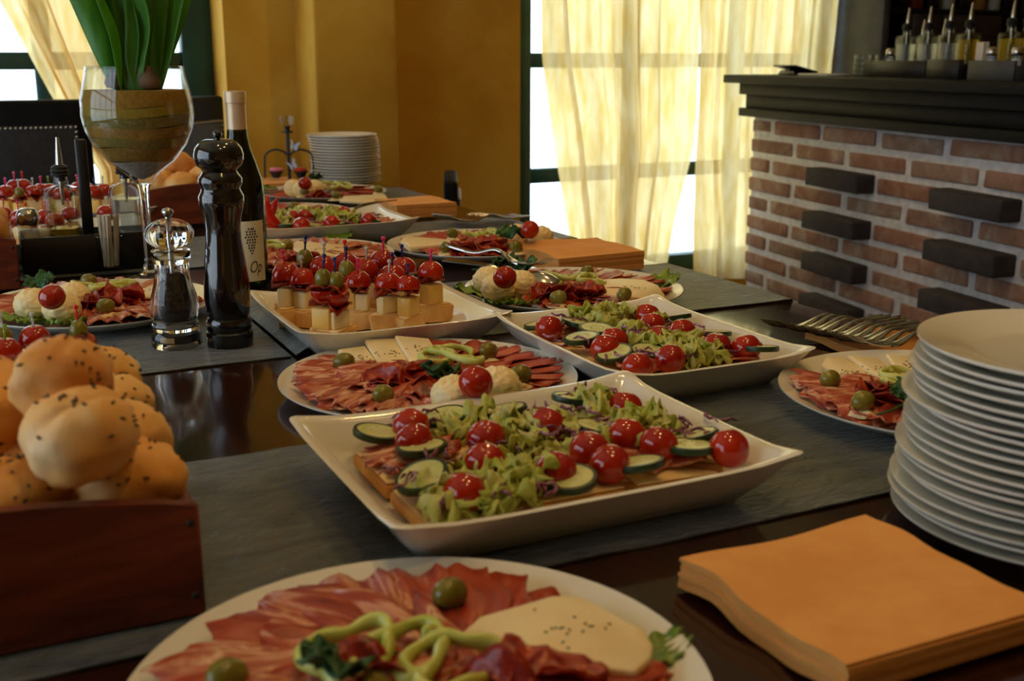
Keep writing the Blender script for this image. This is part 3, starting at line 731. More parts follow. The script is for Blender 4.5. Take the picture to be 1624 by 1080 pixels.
# ------------------------------------------------------------------ round ham platters
def sit(p, z): return (p[0], p[1], z)
def ham_platter(key, c, tail, rot, sectors, cheeses=(), olives=(), balls=(), tomato=(), peppers=(), parsley=(), leaves=(), salami=(), nsal=9, herb=True, cheese_label='pale cheese slice', ps=1.0):
    z0 = TZ + (.0045 if key not in 'ABI' else .0005); top = z0 + .0085
    o = ob('round_platter', platter_me, None, (c[0], c[1], z0), (0, 0, rot)); tag(o, 'white round platter of cold cuts ' + tail[0], 'platter', 'white round platters of cold cuts')
    on = tail[1]; r = random.Random(ord(key))
    keep_off = [(sum(q[0] for q in poly) / len(poly), sum(q[1] for q in poly) / len(poly), .030) for poly, _, _ in cheeses] + [(q[0], q[1], .030) for q in balls]
    for a0, a1, kind, n, r_in, r_out, s in sectors:         # fanned slices, from rim to middle
        for k in range(n):
            a = R(a0 + (a1 - a0) * (k + .5) / n + r.uniform(-4, 4)); ro = r_out + r.uniform(-.006, .004)
            mx_, my_ = c[0] + (ro - .04 * s) * math.cos(a), c[1] + (ro - .04 * s) * math.sin(a)
            if any(math.hypot(mx_ - q[0], my_ - q[1]) < q[2] for q in keep_off): continue
            h = top + .0012 + .0016 * (k % 3) + (.005 if ro < .1 else .0)
            # slice starts near the rim and points to the middle, one edge tucked under its neighbour
            e = ob('ham_slice', r.choice(ham_me[kind]), None, (c[0] + ro * math.cos(a), c[1] + ro * math.sin(a), h + (.003 if ro > .125 else 0)), (R(r.uniform(6, 15)), R(r.uniform(-2, 3)), a + math.pi + R(r.uniform(-14, 14))), (s, s, 1))
            member(e, key + kind, {'ham': 'thin streaky ham slice', 'cured_ham': 'reddish smoked ham slice'}[kind], on, 'ham slice', 'same')
    for k, p in enumerate(salami):
        for q in range(nsal):
            e = ob('salami_slice', r.choice(salami_me), None, (p[0] + r.uniform(-.022, .022), p[1] + r.uniform(-.013, .013), top + .005 + .0020 * q), (R(r.uniform(-28, 28)), R(r.uniform(-22, 22)), r.uniform(0, 6.28)))
            member(e, key + 'sal', 'dark red folded salami slice', on, 'salami', 'same')
    for k, (poly, zc, tilt) in enumerate(cheeses):
        cx = sum(p[0] for p in poly) / len(poly); cy = sum(p[1] for p in poly) / len(poly)
        pl = [(p[0] - cx, p[1] - cy) for p in poly]
        if sum(pl[m][0] * pl[(m + 1) % len(pl)][1] - pl[(m + 1) % len(pl)][0] * pl[m][1] for m in range(len(pl))) < 0: pl = pl[::-1]
        e = ob('cheese_slice', me('cheese_slice', prism(pl, 0, .0065, .0018), 'cheese'), None, (cx, cy, top + zc - .002), (R(tilt), R(tilt * .5), 0))
        member(e, key + 'che', cheese_label, on, 'cheese')
        if herb:
            fl = join(*[xf(box(-.0011, .0011, -.0005, .0005, 0, .0005), (r.gauss(0, .010), r.gauss(0, .006), .0066), (0, 0, r.uniform(0, 3))) for _ in range(16)])
            tag(ob('herbs', me('herbs', fl, 'herb', False), e), kind='stuff')
    for k, p in enumerate(olives):
        d = ob('spread_dab', dab_me[k % 3], None, (p[0], p[1], top + .0085), (0, 0, r.uniform(0, 6.28)))
        member(d, key + 'dab', 'cream dab under olive', on, 'spread')
        e = ob('olive', olive_me[k % 3], None, (p[0], p[1], top + .0222), (R(r.uniform(-20, 20)), R(r.uniform(-15, 15)), r.uniform(-.9, .9)))
        member(e, key + 'oli', 'green olive', on, 'olive')
    for k, p in enumerate(balls):
        e = ob('cheese_spread_ball', ball_me[k % 4], None, (p[0], p[1], top + .0225), (0, 0, r.uniform(0, 6)))
        member(e, key + 'bal', 'cream cheese spread ball', on, 'spread ball')
    for k, p in enumerate(tomato):
        e = ob('cherry_tomato', tomato_me[k % 3], None, (p[0], p[1], top + .047), (R(25), R(-15), r.uniform(0, 6)))
        member(e, key + 'tom', 'red cherry tomato', on, 'tomato')
    for k, p in enumerate(peppers):
        e = ob('pepper_ring', pepper_me[k % 4], None, (p[0], p[1], top + .019), (R(r.uniform(-16, 16)), R(r.uniform(-12, 12)), r.uniform(0, 6)), (ps, ps, ps * 1.3))
        member(e, key + 'pep', 'pale green pepper ring', on, 'pepper ring')
    for k, p in enumerate(parsley):
        e = ob('parsley_sprig', parsley_me[k % 3], None, (p[0], p[1], top + .026), (R(-8), R(-8), r.uniform(0, 6)), (1.4, 1.4, 1.4))
        member(e, key + 'par', 'dark green parsley sprig', on, 'parsley')
    for k, (p, a, *q) in enumerate(leaves):
        q = q[0] if q else 1.0
        e = ob('lettuce_leaf', lettuce_leaf_me[k % 4], None, (p[0], p[1], top + .004), (0, 0, R(a)), (q, q, q))
        member(e, key + 'lea', 'frilly lettuce leaf', on, 'lettuce')

ham_platter('A', (0.195, 0.514), ('nearest the camera, cut by the picture edge', 'on the platter nearest the camera'), 0.3,
    [(70, 235, 'ham', 10, 0, .138, 1.45), (75, 230, 'ham', 7, 0, .100, 1.35), (-110, 20, 'cured_ham', 9, 0, .136, 1.3), (-80, 10, 'ham', 5, 0, .09, 1.2), (30, 78, 'cured_ham', 4, 0, .134, 1.25)],
    cheeses=[([(0.225, 0.536), (0.249, 0.554), (0.28, 0.554), (0.299, 0.56), (0.315, 0.554), (0.322, 0.536), (0.323, 0.515), (0.331, 0.505), (0.327, 0.487), (0.318, 0.475), (0.302, 0.466), (0.271, 0.486), (0.241, 0.512)], .014, 2)],
    olives=[(0.243, 0.585, 0.785), (0.099, 0.549, 0.785)], peppers=[(0.163, 0.538, 0.789), (0.191, 0.525, 0.789), (0.209, 0.503, 0.789)], parsley=[(0.154, 0.517, 0.787)],
    leaves=[((0.319, 0.491, 0.772), 5, .6)], salami=[(0.175, 0.523, 0.78), (0.245, 0.487, 0.78)], cheese_label='large pale cheese slice with herbs', ps=1.2)
ham_platter('B', (0.43, 1.085, 0.77), ('between the front salad tray and the skewer tray', 'on the platter behind the front salad tray'), 0,
    [(128, 262, 'ham', 15, 0, .140, 1.0), (135, 250, 'ham', 9, 0, .095, .95), (-52, 84, 'cured_ham', 15, 0, .142, 1.12), (-40, 80, 'cured_ham', 7, 0, .10, 1.0)],
    cheeses=[([(0.366, 1.207), (0.401, 1.213), (0.391, 1.112), (0.375, 1.123)], .010, 4), ([(0.403, 1.22), (0.44, 1.216), (0.419, 1.102), (0.388, 1.108)], .014, 4), ([(0.436, 1.208), (0.471, 1.187), (0.454, 1.102), (0.418, 1.102)], .018, 4)],
    olives=[(0.352, 1.136, 0.785), (0.349, 1.003, 0.785), (0.512, 1.11, 0.785), (0.503, 1.009, 0.785)], balls=[(0.408, 0.962, 0.785), (0.459, 0.974, 0.785)], tomato=[(0.412, 0.922, 0.81)],
    peppers=[(0.445, 1.104, 0.779), (0.469, 1.11, 0.779), (0.471, 1.086, 0.779)], parsley=[(0.414, 1.015, 0.787)], leaves=[((0.427, 0.971, 0.775), -45), ((0.454, 0.962, 0.775), -15), ((0.453, 0.982, 0.775), -75)],
    salami=[(0.386, 1.058, 0.785), (0.412, 1.062, 0.785)], nsal=8)
ham_platter('C', (0.792, 1.418, 0.77), ('with a serving spoon, below the orange napkins', 'on the platter below the orange napkins'), 1,
    [(-30, 330, 'cured_ham', 24, 0, .140, 1.05), (60, 150, 'ham', 5, 0, .10, 1.0), (230, 330, 'cured_ham', 6, 0, .10, 1.0)],
    cheeses=[([(0.802, 1.377), (0.831, 1.411), (0.868, 1.409), (0.896, 1.39), (0.896, 1.352), (0.869, 1.294), (0.854, 1.272), (0.817, 1.3), (0.782, 1.331)], .013, 2)],
    olives=[(0.711, 1.314, 0.785), (0.802, 1.293, 0.785), (0.837, 1.458, 0.785)], balls=[(0.675, 1.46, 0.785), (0.663, 1.404, 0.785), (0.702, 1.41, 0.785)], tomato=[(0.652, 1.359, 0.81)],
    peppers=[(0.754, 1.429, 0.779), (0.792, 1.426, 0.779), (0.807, 1.397, 0.779)], parsley=[(0.719, 1.527, 0.787), (0.734, 1.474, 0.787)], leaves=[((0.68, 1.44, 0.775), 160), ((0.669, 1.396, 0.775), 235), ((0.685, 1.389, 0.775), 260), ((0.907, 1.392, 0.775), 20)],
    salami=[(0.724, 1.35, 0.785), (0.756, 1.344, 0.785)])
ham_platter('D', (0.832, 1.861, 0.77), ('with cheese sticks, left of the middle napkin stack', 'on the platter left of the middle napkin stack'), 2,
    [(-30, 330, 'cured_ham', 22, 0, .140, 1.05), (200, 320, 'ham', 7, 0, .10, 1.0)],
    cheeses=[([(0.701, 1.898), (0.722, 1.937), (0.794, 1.869), (0.774, 1.815), (0.692, 1.825)], .010, 2), ([(0.694, 1.861), (0.716, 1.908), (0.778, 1.853), (0.763, 1.812), (0.686, 1.81)], .017, 2)],
    olives=[(0.808, 1.908, 0.785), (0.736, 1.768, 0.785), (0.893, 1.866, 0.785), (0.847, 1.721, 0.785)], balls=[(0.902, 1.828, 0.785), (0.93, 1.79, 0.785)], tomato=[(0.882, 1.738, 0.81)],
    peppers=[(0.833, 1.871, 0.779), (0.853, 1.845, 0.779), (0.881, 1.865, 0.779)], parsley=[(0.856, 1.772, 0.787), (0.889, 1.771, 0.787)], leaves=[((0.933, 1.794, 0.775), -30), ((0.9, 1.786, 0.775), -60)],
    salami=[(0.775, 1.756, 0.785), (0.813, 1.76, 0.785)], herb=False, cheese_label='long pale cheese slice')
ham_platter('E', (0.869, 0.793, 0.77), ('half hidden by the near plate stack', 'on the platter behind the near plate stack'), 3,
    [(95, 270, 'ham', 18, 0, .142, 1.05), (110, 260, 'ham', 10, 0, .10, 1.0), (-80, 60, 'cured_ham', 9, 0, .14, 1.0)],
    cheeses=[([(0.811, 0.904), (0.837, 0.927), (0.856, 0.921), (0.832, 0.809), (0.798, 0.801)], .010, 3), ([(0.854, 0.913), (0.88, 0.891), (0.855, 0.824), (0.826, 0.815)], .014, 3), ([(0.886, 0.888), (0.916, 0.867), (0.861, 0.804), (0.848, 0.826)], .018, 3)],
    olives=[(0.768, 0.841, 0.785), (0.745, 0.77, 0.785)], peppers=[(0.841, 0.812, 0.779), (0.81, 0.784, 0.779), (0.854, 0.796, 0.779)], parsley=[(0.765, 0.733, 0.787)],
    salami=[(0.795, 0.786, 0.783), (0.803, 0.763, 0.783)])
ham_platter('F', (0.152, 1.619, 0.77), ('on the left, behind the clear pepper mill', 'on the platter behind the clear pepper mill'), 4,
    [(-30, 330, 'ham', 26, 0, .141, 1.05), (140, 250, 'ham', 7, 0, .10, 1.0), (250, 360, 'cured_ham', 7, 0, .10, 1.0)],
    cheeses=[([(0.185, 1.627), (0.202, 1.67), (0.239, 1.678), (0.279, 1.632), (0.279, 1.582), (0.22, 1.591)], .012, 2)],
    olives=[(0.152, 1.72, 0.785), (0.153, 1.528, 0.785)], balls=[(0.068, 1.578, 0.785), (0.1, 1.537, 0.785), (0.119, 1.598, 0.785)], tomato=[(0.087, 1.491, 0.81)],
    peppers=[(0.145, 1.665, 0.779), (0.164, 1.641, 0.779), (0.185, 1.66, 0.779)], parsley=[(0.08, 1.648, 0.787)], leaves=[((0.073, 1.575, 0.775), 200), ((0.083, 1.557, 0.775), 240), ((0.105, 1.539, 0.775), 265)],
    salami=[(0.149, 1.579, 0.785), (0.177, 1.574, 0.785)])
ham_platter('G', (0.821, 2.775, 0.77), ('before the far small plate stack', 'on the far platter before the stacked plates'), 5,
    [(-30, 330, 'cured_ham', 20, 0, .140, 1.1)],
    cheeses=[([(0.788, 2.534), (0.82, 2.602), (0.927, 2.609), (0.907, 2.531), (0.84, 2.495)], .010, 2)],
    olives=[(0.747, 2.681, 0.785), (0.796, 2.585, 0.785), (0.926, 2.654, 0.785)], balls=[(0.742, 2.759, 0.785), (0.754, 2.723, 0.785), (0.789, 2.737, 0.785)], tomato=[(0.736, 2.633, 0.81)],
    peppers=[(0.841, 2.771, 0.779), (0.874, 2.77, 0.779)], parsley=[(0.825, 2.861, 0.787)], leaves=[((0.746, 2.841, 0.775), 150)], salami=[(0.774, 2.654, 0.785)], nsal=6, herb=False)
ham_platter('H', (0.515, 1.885), ('directly behind the skewer tray', 'on the platter directly behind the skewer tray'), 6,
    [(-30, 330, 'ham', 20, 0, .140, 1.1), (180, 300, 'cured_ham', 5, 0, .1, 1.0)],
    cheeses=[([(0.508, 1.921), (0.525, 1.952), (0.594, 1.894), (0.572, 1.8), (0.543, 1.785), (0.487, 1.813)], .014, 2)],
    olives=[(0.496, 1.907, 0.785)], peppers=[(0.471, 1.908, 0.779)], leaves=[((0.614, 2.007, 0.775), 60)], salami=[(0.486, 1.811, 0.783)], nsal=6)
ham_platter('I', (0.625, 2.46), ('with a spoon, behind the far salad tray', 'on the platter behind the far salad tray'), 7,
    [(-30, 330, 'cured_ham', 18, 0, .140, 1.1)],
    cheeses=[([(0.555, 2.237), (0.589, 2.328), (0.621, 2.335), (0.601, 2.236)], .012, 2)],
    olives=[(0.658, 2.454, 0.785), (0.674, 2.317, 0.785)], balls=[(0.636, 2.303, 0.785)], herb=False)

# ------------------------------------------------------------------ salad toasts on trays
def shreds(key, spots, z, on, n):
    r = random.Random(ord(key) + 3); parts = []
    for p in spots:
        for _ in range(n):
            q = Vector((p[0] + r.gauss(0, .012), p[1] + r.gauss(0, .010), z + r.uniform(0, .010))); a = r.uniform(0, 6.28); L_ = r.uniform(.014, .030); b = r.uniform(-1.5, 1.5); path = []
            for k in range(6):
                t = k / 5; path.append(q + Vector((math.cos(a + b * t) * L_ * t, math.sin(a + b * t) * L_ * t, .004 * math.sin(3.14 * t) + .002 * math.sin(9 * t))))
            parts.append(tube(path, [.0007, .0013, .0016, .0015, .0012, .0006], 5))
    o = ob('red_cabbage', me('red_cabbage', join(*parts), 'cabbage', ang=None)); tag(o, 'purple red cabbage shreds strewn ' + on, 'red cabbage', kind='stuff')
def salad_tray(key, box_, h, label, on, toasts, tomatoes, cucs, lettuce, extra, cab, ncab=7, zb=TZ + .0045):
    x0, x1, y0, y1 = box_; tray(x0, x1, y0, y1, h, label, z=zb)
    r = random.Random(ord(key) + 1); zt = zb + .0085
    for k, (x, y, a, tri) in enumerate(toasts):
        m, cr = toast_me[0 if tri else 1]
        t = ob('toast', m, None, (x, y, zt + .001 + .0012 * (k % 2)), (R(r.uniform(-2, 2)), R(r.uniform(-2, 2)), R(a)))
        ob('crumb', cr, t); member(t, key + 'toa', 'golden toast slice under the salad', on, 'toast')
        e = ob('ham_slice', topping_me[k % 3], None, (x + r.uniform(-.006, .006), y + r.uniform(-.006, .006), zt + .0175), (R(r.uniform(-4, 4)), R(r.uniform(-4, 4)), R(a + r.uniform(-40, 40))))
        member(e, key + 'ham', 'ham slice lying on toast', on, 'ham slice')
    inside = lambda p, m: (min(x1 - m, max(x0 + m, p[0])), min(y1 - m, max(y0 + m, p[1])))
    for k, p in enumerate(cucs):
        p = inside(p, .040)
        e = cucumber((p[0], p[1], zt + .0255 + .002 * (k % 3)), (R(r.uniform(-16, 16)), R(r.uniform(-14, 14)), r.uniform(0, 6)))
        member(e, key + 'cuc', 'cucumber slice', on, 'cucumber')
    for k, p in enumerate(tomatoes):
        p = inside(p, .036)
        e = ob('cherry_tomato', tomato_me[k % 3], None, (p[0], p[1], zt + .031), (R(r.uniform(-30, 30)), R(r.uniform(-30, 30)), r.uniform(0, 6)))
        member(e, key + 'tom', 'cherry tomato', on, 'tomato')
    pts = list(lettuce)
    for p in lettuce:
        for _ in range(extra): pts.append((min(x1 - .058, max(x0 + .058, p[0] + r.gauss(0, .013))), min(y1 - .055, max(y0 + .055, p[1] + r.gauss(0, .010))), 0))
    for k, p in enumerate(pts):
        p = (min(x1 - .050, max(x0 + .050, p[0])), min(y1 - .045, max(y0 + .045, p[1])))
        e = ob('lettuce_piece', r.choice(shred_me), None, (p[0], p[1], zt + .014 + r.uniform(0, .010)), (R(r.uniform(-24, 24)), R(r.uniform(-24, 24)), r.uniform(0, 6)))
        member(e, key + 'let', 'torn pale green lettuce piece', on, 'lettuce', 'same')
    shreds(key, cab, zt + .024, on, ncab)
salad_tray('P', (.232, .572, .648, .914), .040, 'white tray of salad toasts nearest the camera', 'in the front salad tray',
    [(0.3125, 0.7335, 0, 1), (0.3195, 0.7405, 180, 1), (0.3995, 0.7335, 0, 1), (0.4065, 0.7405, 180, 1), (0.4865, 0.7335, 0, 1), (0.4935, 0.7405, 180, 1), (0.3125, 0.8235, 0, 1), (0.3195, 0.8305, 180, 1), (0.3995, 0.8235, 0, 1), (0.4065, 0.8305, 180, 1), (0.4865, 0.8235, 0, 1), (0.4935, 0.8305, 180, 1)],
    [(0.324, 0.861, 0.793), (0.312, 0.824, 0.793), (0.368, 0.804, 0.793), (0.344, 0.753, 0.793), (0.429, 0.812, 0.793), (0.304, 0.701, 0.793), (0.384, 0.711, 0.793), (0.431, 0.742, 0.793), (0.429, 0.707, 0.793), (0.477, 0.759, 0.793), (0.515, 0.824, 0.793), (0.488, 0.728, 0.793), (0.535, 0.696, 0.793)],
    [(0.294, 0.864, 0.786), (0.313, 0.808, 0.786), (0.288, 0.743, 0.786), (0.39, 0.699, 0.786), (0.451, 0.699, 0.786), (0.486, 0.867, 0.786), (0.549, 0.74, 0.786), (0.509, 0.715, 0.786), (0.413, 0.861, 0.786), (0.468, 0.795, 0.786), (0.362, 0.886, 0.786)],
    [(0.358, 0.849, 0.785), (0.374, 0.85, 0.785), (0.387, 0.807, 0.785), (0.414, 0.821, 0.785), (0.403, 0.782, 0.785), (0.375, 0.755, 0.785), (0.346, 0.723, 0.785), (0.324, 0.693, 0.785), (0.298, 0.679, 0.785), (0.348, 0.674, 0.785), (0.441, 0.808, 0.785), (0.498, 0.829, 0.785), (0.492, 0.853, 0.785), (0.509, 0.794, 0.785), (0.519, 0.77, 0.785), (0.532, 0.764, 0.785), (0.429, 0.769, 0.785), (0.358, 0.703, 0.785), (0.471, 0.758, 0.785), (0.335, 0.744, 0.785), (0.405, 0.845, 0.785)], 1,
    [(0.338, 0.877, 0.785), (0.372, 0.789, 0.785), (0.427, 0.853, 0.785), (0.434, 0.784, 0.785), (0.509, 0.877, 0.785), (0.48, 0.799, 0.785), (0.522, 0.741, 0.785), (0.303, 0.703, 0.785), (0.338, 0.686, 0.785), (0.316, 0.775, 0.785), (0.472, 0.852, 0.785), (0.544, 0.758, 0.785), (0.275, 0.751, 0.785)])
salad_tray('Q', (.570, .812, .912, 1.228), .040, 'white tray of salad toasts in the middle, right of the round platter', 'in the middle salad tray',
    [(0.6445, 0.9815, 0, 1), (0.6515, 0.9885, 180, 1), (0.7325, 0.9815, 0, 1), (0.7395, 0.9885, 180, 1), (0.6445, 1.0685, 0, 1), (0.6515, 1.0755, 180, 1), (0.7325, 1.0685, 0, 1), (0.7395, 1.0755, 180, 1), (0.6445, 1.1545, 0, 1), (0.6515, 1.1615, 180, 1), (0.7325, 1.1545, 0, 1), (0.7395, 1.1615, 180, 1)],
    [(0.605, 1.143, 0.793), (0.745, 1.146, 0.793), (0.722, 1.1, 0.793), (0.691, 1.039, 0.793), (0.735, 1.055, 0.793), (0.642, 1.053, 0.793), (0.615, 1.028, 0.793), (0.655, 0.961, 0.793), (0.59, 0.946, 0.793), (0.732, 0.984, 0.793), (0.756, 0.963, 0.793)],
    [(0.602, 1.17, 0.786), (0.648, 1.148, 0.786), (0.614, 1.078, 0.786), (0.657, 1.007, 0.786), (0.616, 1.009, 0.786), (0.766, 0.948, 0.786), (0.772, 1.045, 0.786), (0.779, 1.125, 0.786), (0.65, 1.108, 0.786), (0.705, 0.984, 0.786)],
    [(0.681, 1.209, 0.785), (0.695, 1.194, 0.785), (0.714, 1.192, 0.785), (0.727, 1.178, 0.785), (0.736, 1.166, 0.785), (0.692, 1.109, 0.785), (0.695, 1.09, 0.785), (0.713, 1.009, 0.785), (0.701, 0.961, 0.785), (0.761, 1.123, 0.785), (0.681, 1.031, 0.785), (0.684, 0.954, 0.785), (0.674, 0.968, 0.785), (0.684, 1.176, 0.785), (0.685, 1.131, 0.785), (0.687, 1.012, 0.785)], 1,
    [(0.645, 1.18, 0.785), (0.645, 1.064, 0.785), (0.672, 1.067, 0.785), (0.745, 1.066, 0.785), (0.735, 1.02, 0.785), (0.723, 0.979, 0.785), (0.76, 0.961, 0.785), (0.634, 0.993, 0.785), (0.6, 1.086, 0.785), (0.657, 0.967, 0.785), (0.719, 1.21, 0.785)], zb=TZ + .001)
salad_tray('S', (.465, .795, 2.035, 2.270), .040, 'white tray of salad toasts farthest from the camera', 'in the far salad tray',
    [(0.5415, 2.1085, 0, 1), (0.5485, 2.1155, 180, 1), (0.6285, 2.1085, 0, 1), (0.6355, 2.1155, 180, 1), (0.7145, 2.1085, 0, 1), (0.7215, 2.1155, 180, 1), (0.5415, 2.1945, 0, 1), (0.5485, 2.2015, 180, 1), (0.6285, 2.1945, 0, 1), (0.6355, 2.2015, 180, 1), (0.7145, 2.1945, 0, 1), (0.7215, 2.2015, 180, 1)],
    [(0.568, 2.071, 0.793), (0.627, 2.052, 0.793), (0.702, 2.043, 0.793), (0.579, 2.171, 0.793), (0.69, 2.189, 0.793), (0.606, 2.178, 0.793)],
    [(0.589, 2.078, 0.786), (0.641, 2.053, 0.786), (0.706, 2.058, 0.786), (0.547, 2.098, 0.786)],
    [(0.568, 2.21, 0.785), (0.577, 2.186, 0.785), (0.6, 2.214, 0.785), (0.618, 2.216, 0.785), (0.632, 2.22, 0.785), (0.641, 2.175, 0.785), (0.65, 2.15, 0.785), (0.679, 2.197, 0.785), (0.686, 2.153, 0.785), (0.696, 2.128, 0.785), (0.546, 2.162, 0.785)], 2,
    [(0.651, 2.073, 0.785), (0.701, 2.126, 0.785), (0.608, 2.095, 0.785), (0.723, 2.134, 0.785)], 6)

# ------------------------------------------------------------------ skewer canapes
def bread_half(seed, k=1.0, z0=0.0, z1=.022):
    r = random.Random(seed); n = 18
    poly = [(k * (-.033 + .066 * i / 5), -.004 + .003 * math.sin(i + seed)) for i in range(6)] + [(k * .034 * math.cos(a), k * (.030 + .002 * math.sin(3 * a + seed)) * math.sin(a)) for a in [math.pi * i / n for i in range(1, n)]]
    v, f = prism(poly, z0, z1, .004)
    return [(x * (1 - .12 * (1 - z / .022)), y * (1 - .10 * (1 - z / .022)), z) for x, y, z in v], f
bread_me = [me('bread', bread_half(s), 'bread_crust') for s in range(3)]
crumb_me = me('crumb', prism([(-.029 + .058 * k / 5, -.001) for k in range(6)] + [(.029 * math.cos(a), .025 * math.sin(a)) for a in [math.pi * k / 14 for k in range(1, 14)]], .0222, .0238, .0006, 1), 'toast_crumb')
cube_me = [me('cheese_cube', bbox(-.012, .012, -.011, .011, 0, .026, .002, 2), 'yellow_cheese'), me('cheese_cube', bbox(-.014, .014, -.008, .008, 0, .022, .002, 2), 'cheese')]
pick_shape = join(lathe([(0.0005, -.02), (.0011, -.01), (.0013, .020), (.0022, .021), (.0012, .023), (.0012, .026)], 8, True), xf(blob(.0028, .0028, .0028, 10, 8), (0, 0, .0275)))
pick_me = {c: me('pick', pick_shape, 'pick_' + c) for c in ('pink', 'red', 'blue', 'clear', 'green')}
PW = {'pink': 'pink', 'red': 'red', 'blue': 'blue', 'clear': 'clear', 'green': 'green'}
def canape(p, zb, kind, pick, r, sc=1.0, tilt=0.0):
    """bread, cheese cube, folded salami and a tomato or olive on a plastic pick; moves as one"""
    t = empty('canape', (p[0], p[1], zb), r.uniform(0, 6.28)); t.scale = (sc, sc, sc)
    b = ob('bread', bread_me[r.randint(0, 2)], t, (0, -.010, 0), (0, 0, 0), (.82, .86, 1)); ob('crumb', crumb_me, b)
    z = .0235; q = r.randint(0, 1)
    ob('cheese_cube', cube_me[q], t, (0, 0, z), (0, 0, r.uniform(-.5, .5))); z += (.026, .022)[q]
    tt = (R(tilt + r.uniform(-6, 6)), R(r.uniform(-6, 6)), 0)
    for k in range(2):
        ob('salami_slice', r.choice(salami_me), t, (0, 0, z + .003), (R(r.uniform(-15, 15)), R(r.uniform(-15, 15)), r.uniform(0, 6)), (.8, .8, .8)); z += .004
    if kind == 'tomato': ob('half_tomato', half_tomato_me, t, (0, 0, z + .006), tt, (1.05, 1.05, 1.05)); zp = z + .020
    elif kind == 'olive': ob('olive', r.choice(olive_me), t, (0, 0, z + .011), (0, R(90), 0)); zp = z + .022
    else:
        ob('half_tomato', half_tomato_me, t, (0, 0, z + .010), (R(180), 0, 0), (.95, .95, .95)); z += .012
        ob('salami_slice', r.choice(salami_me), t, (0, 0, z + .002), (0, 0, 1), (.8, .8, .8)); ob('olive', r.choice(olive_me), t, (0, 0, z + .014), (0, R(90), 0)); zp = z + .026
    ob('pick', pick_me[pick], t, (0, 0, zp - .012), tt)
    return t
def canape_tray(key, box_, h, label, on, items, zb=TZ + .0045, make_tray=True):
    if make_tray: tray(*box_, h, label, z=zb)
    r = random.Random(ord(key))
    for (p, kind, pick, sc) in items:
        t = canape(p, zb + .0085, kind, pick, r, sc)
        member(t, key, 'canape skewer', on, 'canape')
canape_tray('T', (.330, .594, 1.212, 1.482), .038, 'white tray of tomato and olive skewers behind the pepper mills', 'on the central skewer tray',
    [((0.365, 1.414, 0.842), 'tomato', 'pink', 1.08), ((0.381, 1.4, 0.834), 'tomato', 'clear', 1.0), ((0.417, 1.42, 0.842), 'tomato', 'clear', 1.08), ((0.441, 1.353, 0.832), 'tomato', 'pink', 1.0),
     ((0.47, 1.407, 0.84), 'tomato', 'clear', 1.05), ((0.451, 1.435, 0.848), 'tomato', 'red', 1.12), ((0.373, 1.275, 0.848), 'both', 'blue', 1.0), ((0.387, 1.27, 0.85), 'both', 'blue', 1.0), ((0.43, 1.363, 0.846), 'olive', 'blue', 1.08),
     ((0.401, 1.453, 0.849), 'olive', 'blue', 1.12), ((0.505, 1.436, 0.85), 'tomato', 'pink', 1.12), ((0.52, 1.4, 0.838), 'tomato', 'blue', 1.05), ((0.495, 1.372, 0.836), 'tomato', 'blue', 1.0), ((0.471, 1.322, 0.83), 'tomato', 'clear', 1.0),
     ((0.491, 1.305, 0.82), 'tomato', 'blue', .92), ((0.541, 1.352, 0.834), 'tomato', 'pink', 1.0)])
canape_tray('U', (.035, .365, 2.44, 2.72), .038, 'white tray of tomato skewers at far left before the leather chairs', 'on the far left skewer tray',
    [((0.081, 2.582, 0.838), 'tomato', 'pink', 1.0), ((0.103, 2.654, 0.846), 'tomato', 'pink', 1.05), ((0.12, 2.66, 0.842), 'tomato', 'red', 1.05), ((0.105, 2.519, 0.838), 'olive', 'clear', 1.0), ((0.136, 2.596, 0.838), 'tomato', 'clear', 1.0), ((0.153, 2.629, 0.838), 'tomato', 'pink', 1.0), ((0.169, 2.621, 0.838), 'tomato', 'green', 1.0),
     ((0.187, 2.538, 0.836), 'tomato', 'green', 1.0), ((0.244, 2.599, 0.842), 'tomato', 'clear', 1.0), ((0.225, 2.587, 0.84), 'tomato', 'pink', 1.0), ((0.274, 2.57, 0.838), 'tomato', 'clear', 1.0), ((0.249, 2.501, 0.834), 'tomato', 'blue', 1.0)])
canape_tray('V', (-.02, .310, 2.075, 2.365), .038, 'white tray of tomato skewers behind the oil and vinegar caddy', 'on the tray behind the oil and vinegar caddy',
    [((0.088, 2.211, 0.826), 'tomato', 'pink', .95), ((0.1, 2.149, 0.815), 'tomato', 'red', .95), ((0.13, 2.193, 0.82), 'tomato', 'pink', .95), ((0.142, 2.137, 0.815), 'tomato', 'green', .95), ((0.237, 2.214, 0.825), 'tomato', 'clear', .95), ((0.175, 2.218, 0.82), 'tomato', 'pink', .95), ((0.064, 2.27, 0.826), 'tomato', 'red', .95)])
canape_tray('W', (-.19, .098, 1.04, 1.30), .042, 'white tray of olive skewers behind the near bread box', 'on the tray behind the near bread box',
    [((0.092, 1.203, 0.835), 'olive', 'red', .95), ((0.051, 1.222, 0.815), 'tomato', 'clear', .9), ((0.022, 1.193, 0.82), 'tomato', 'green', .9), ((0.022, 1.223, 0.83), 'olive', 'clear', .95)])

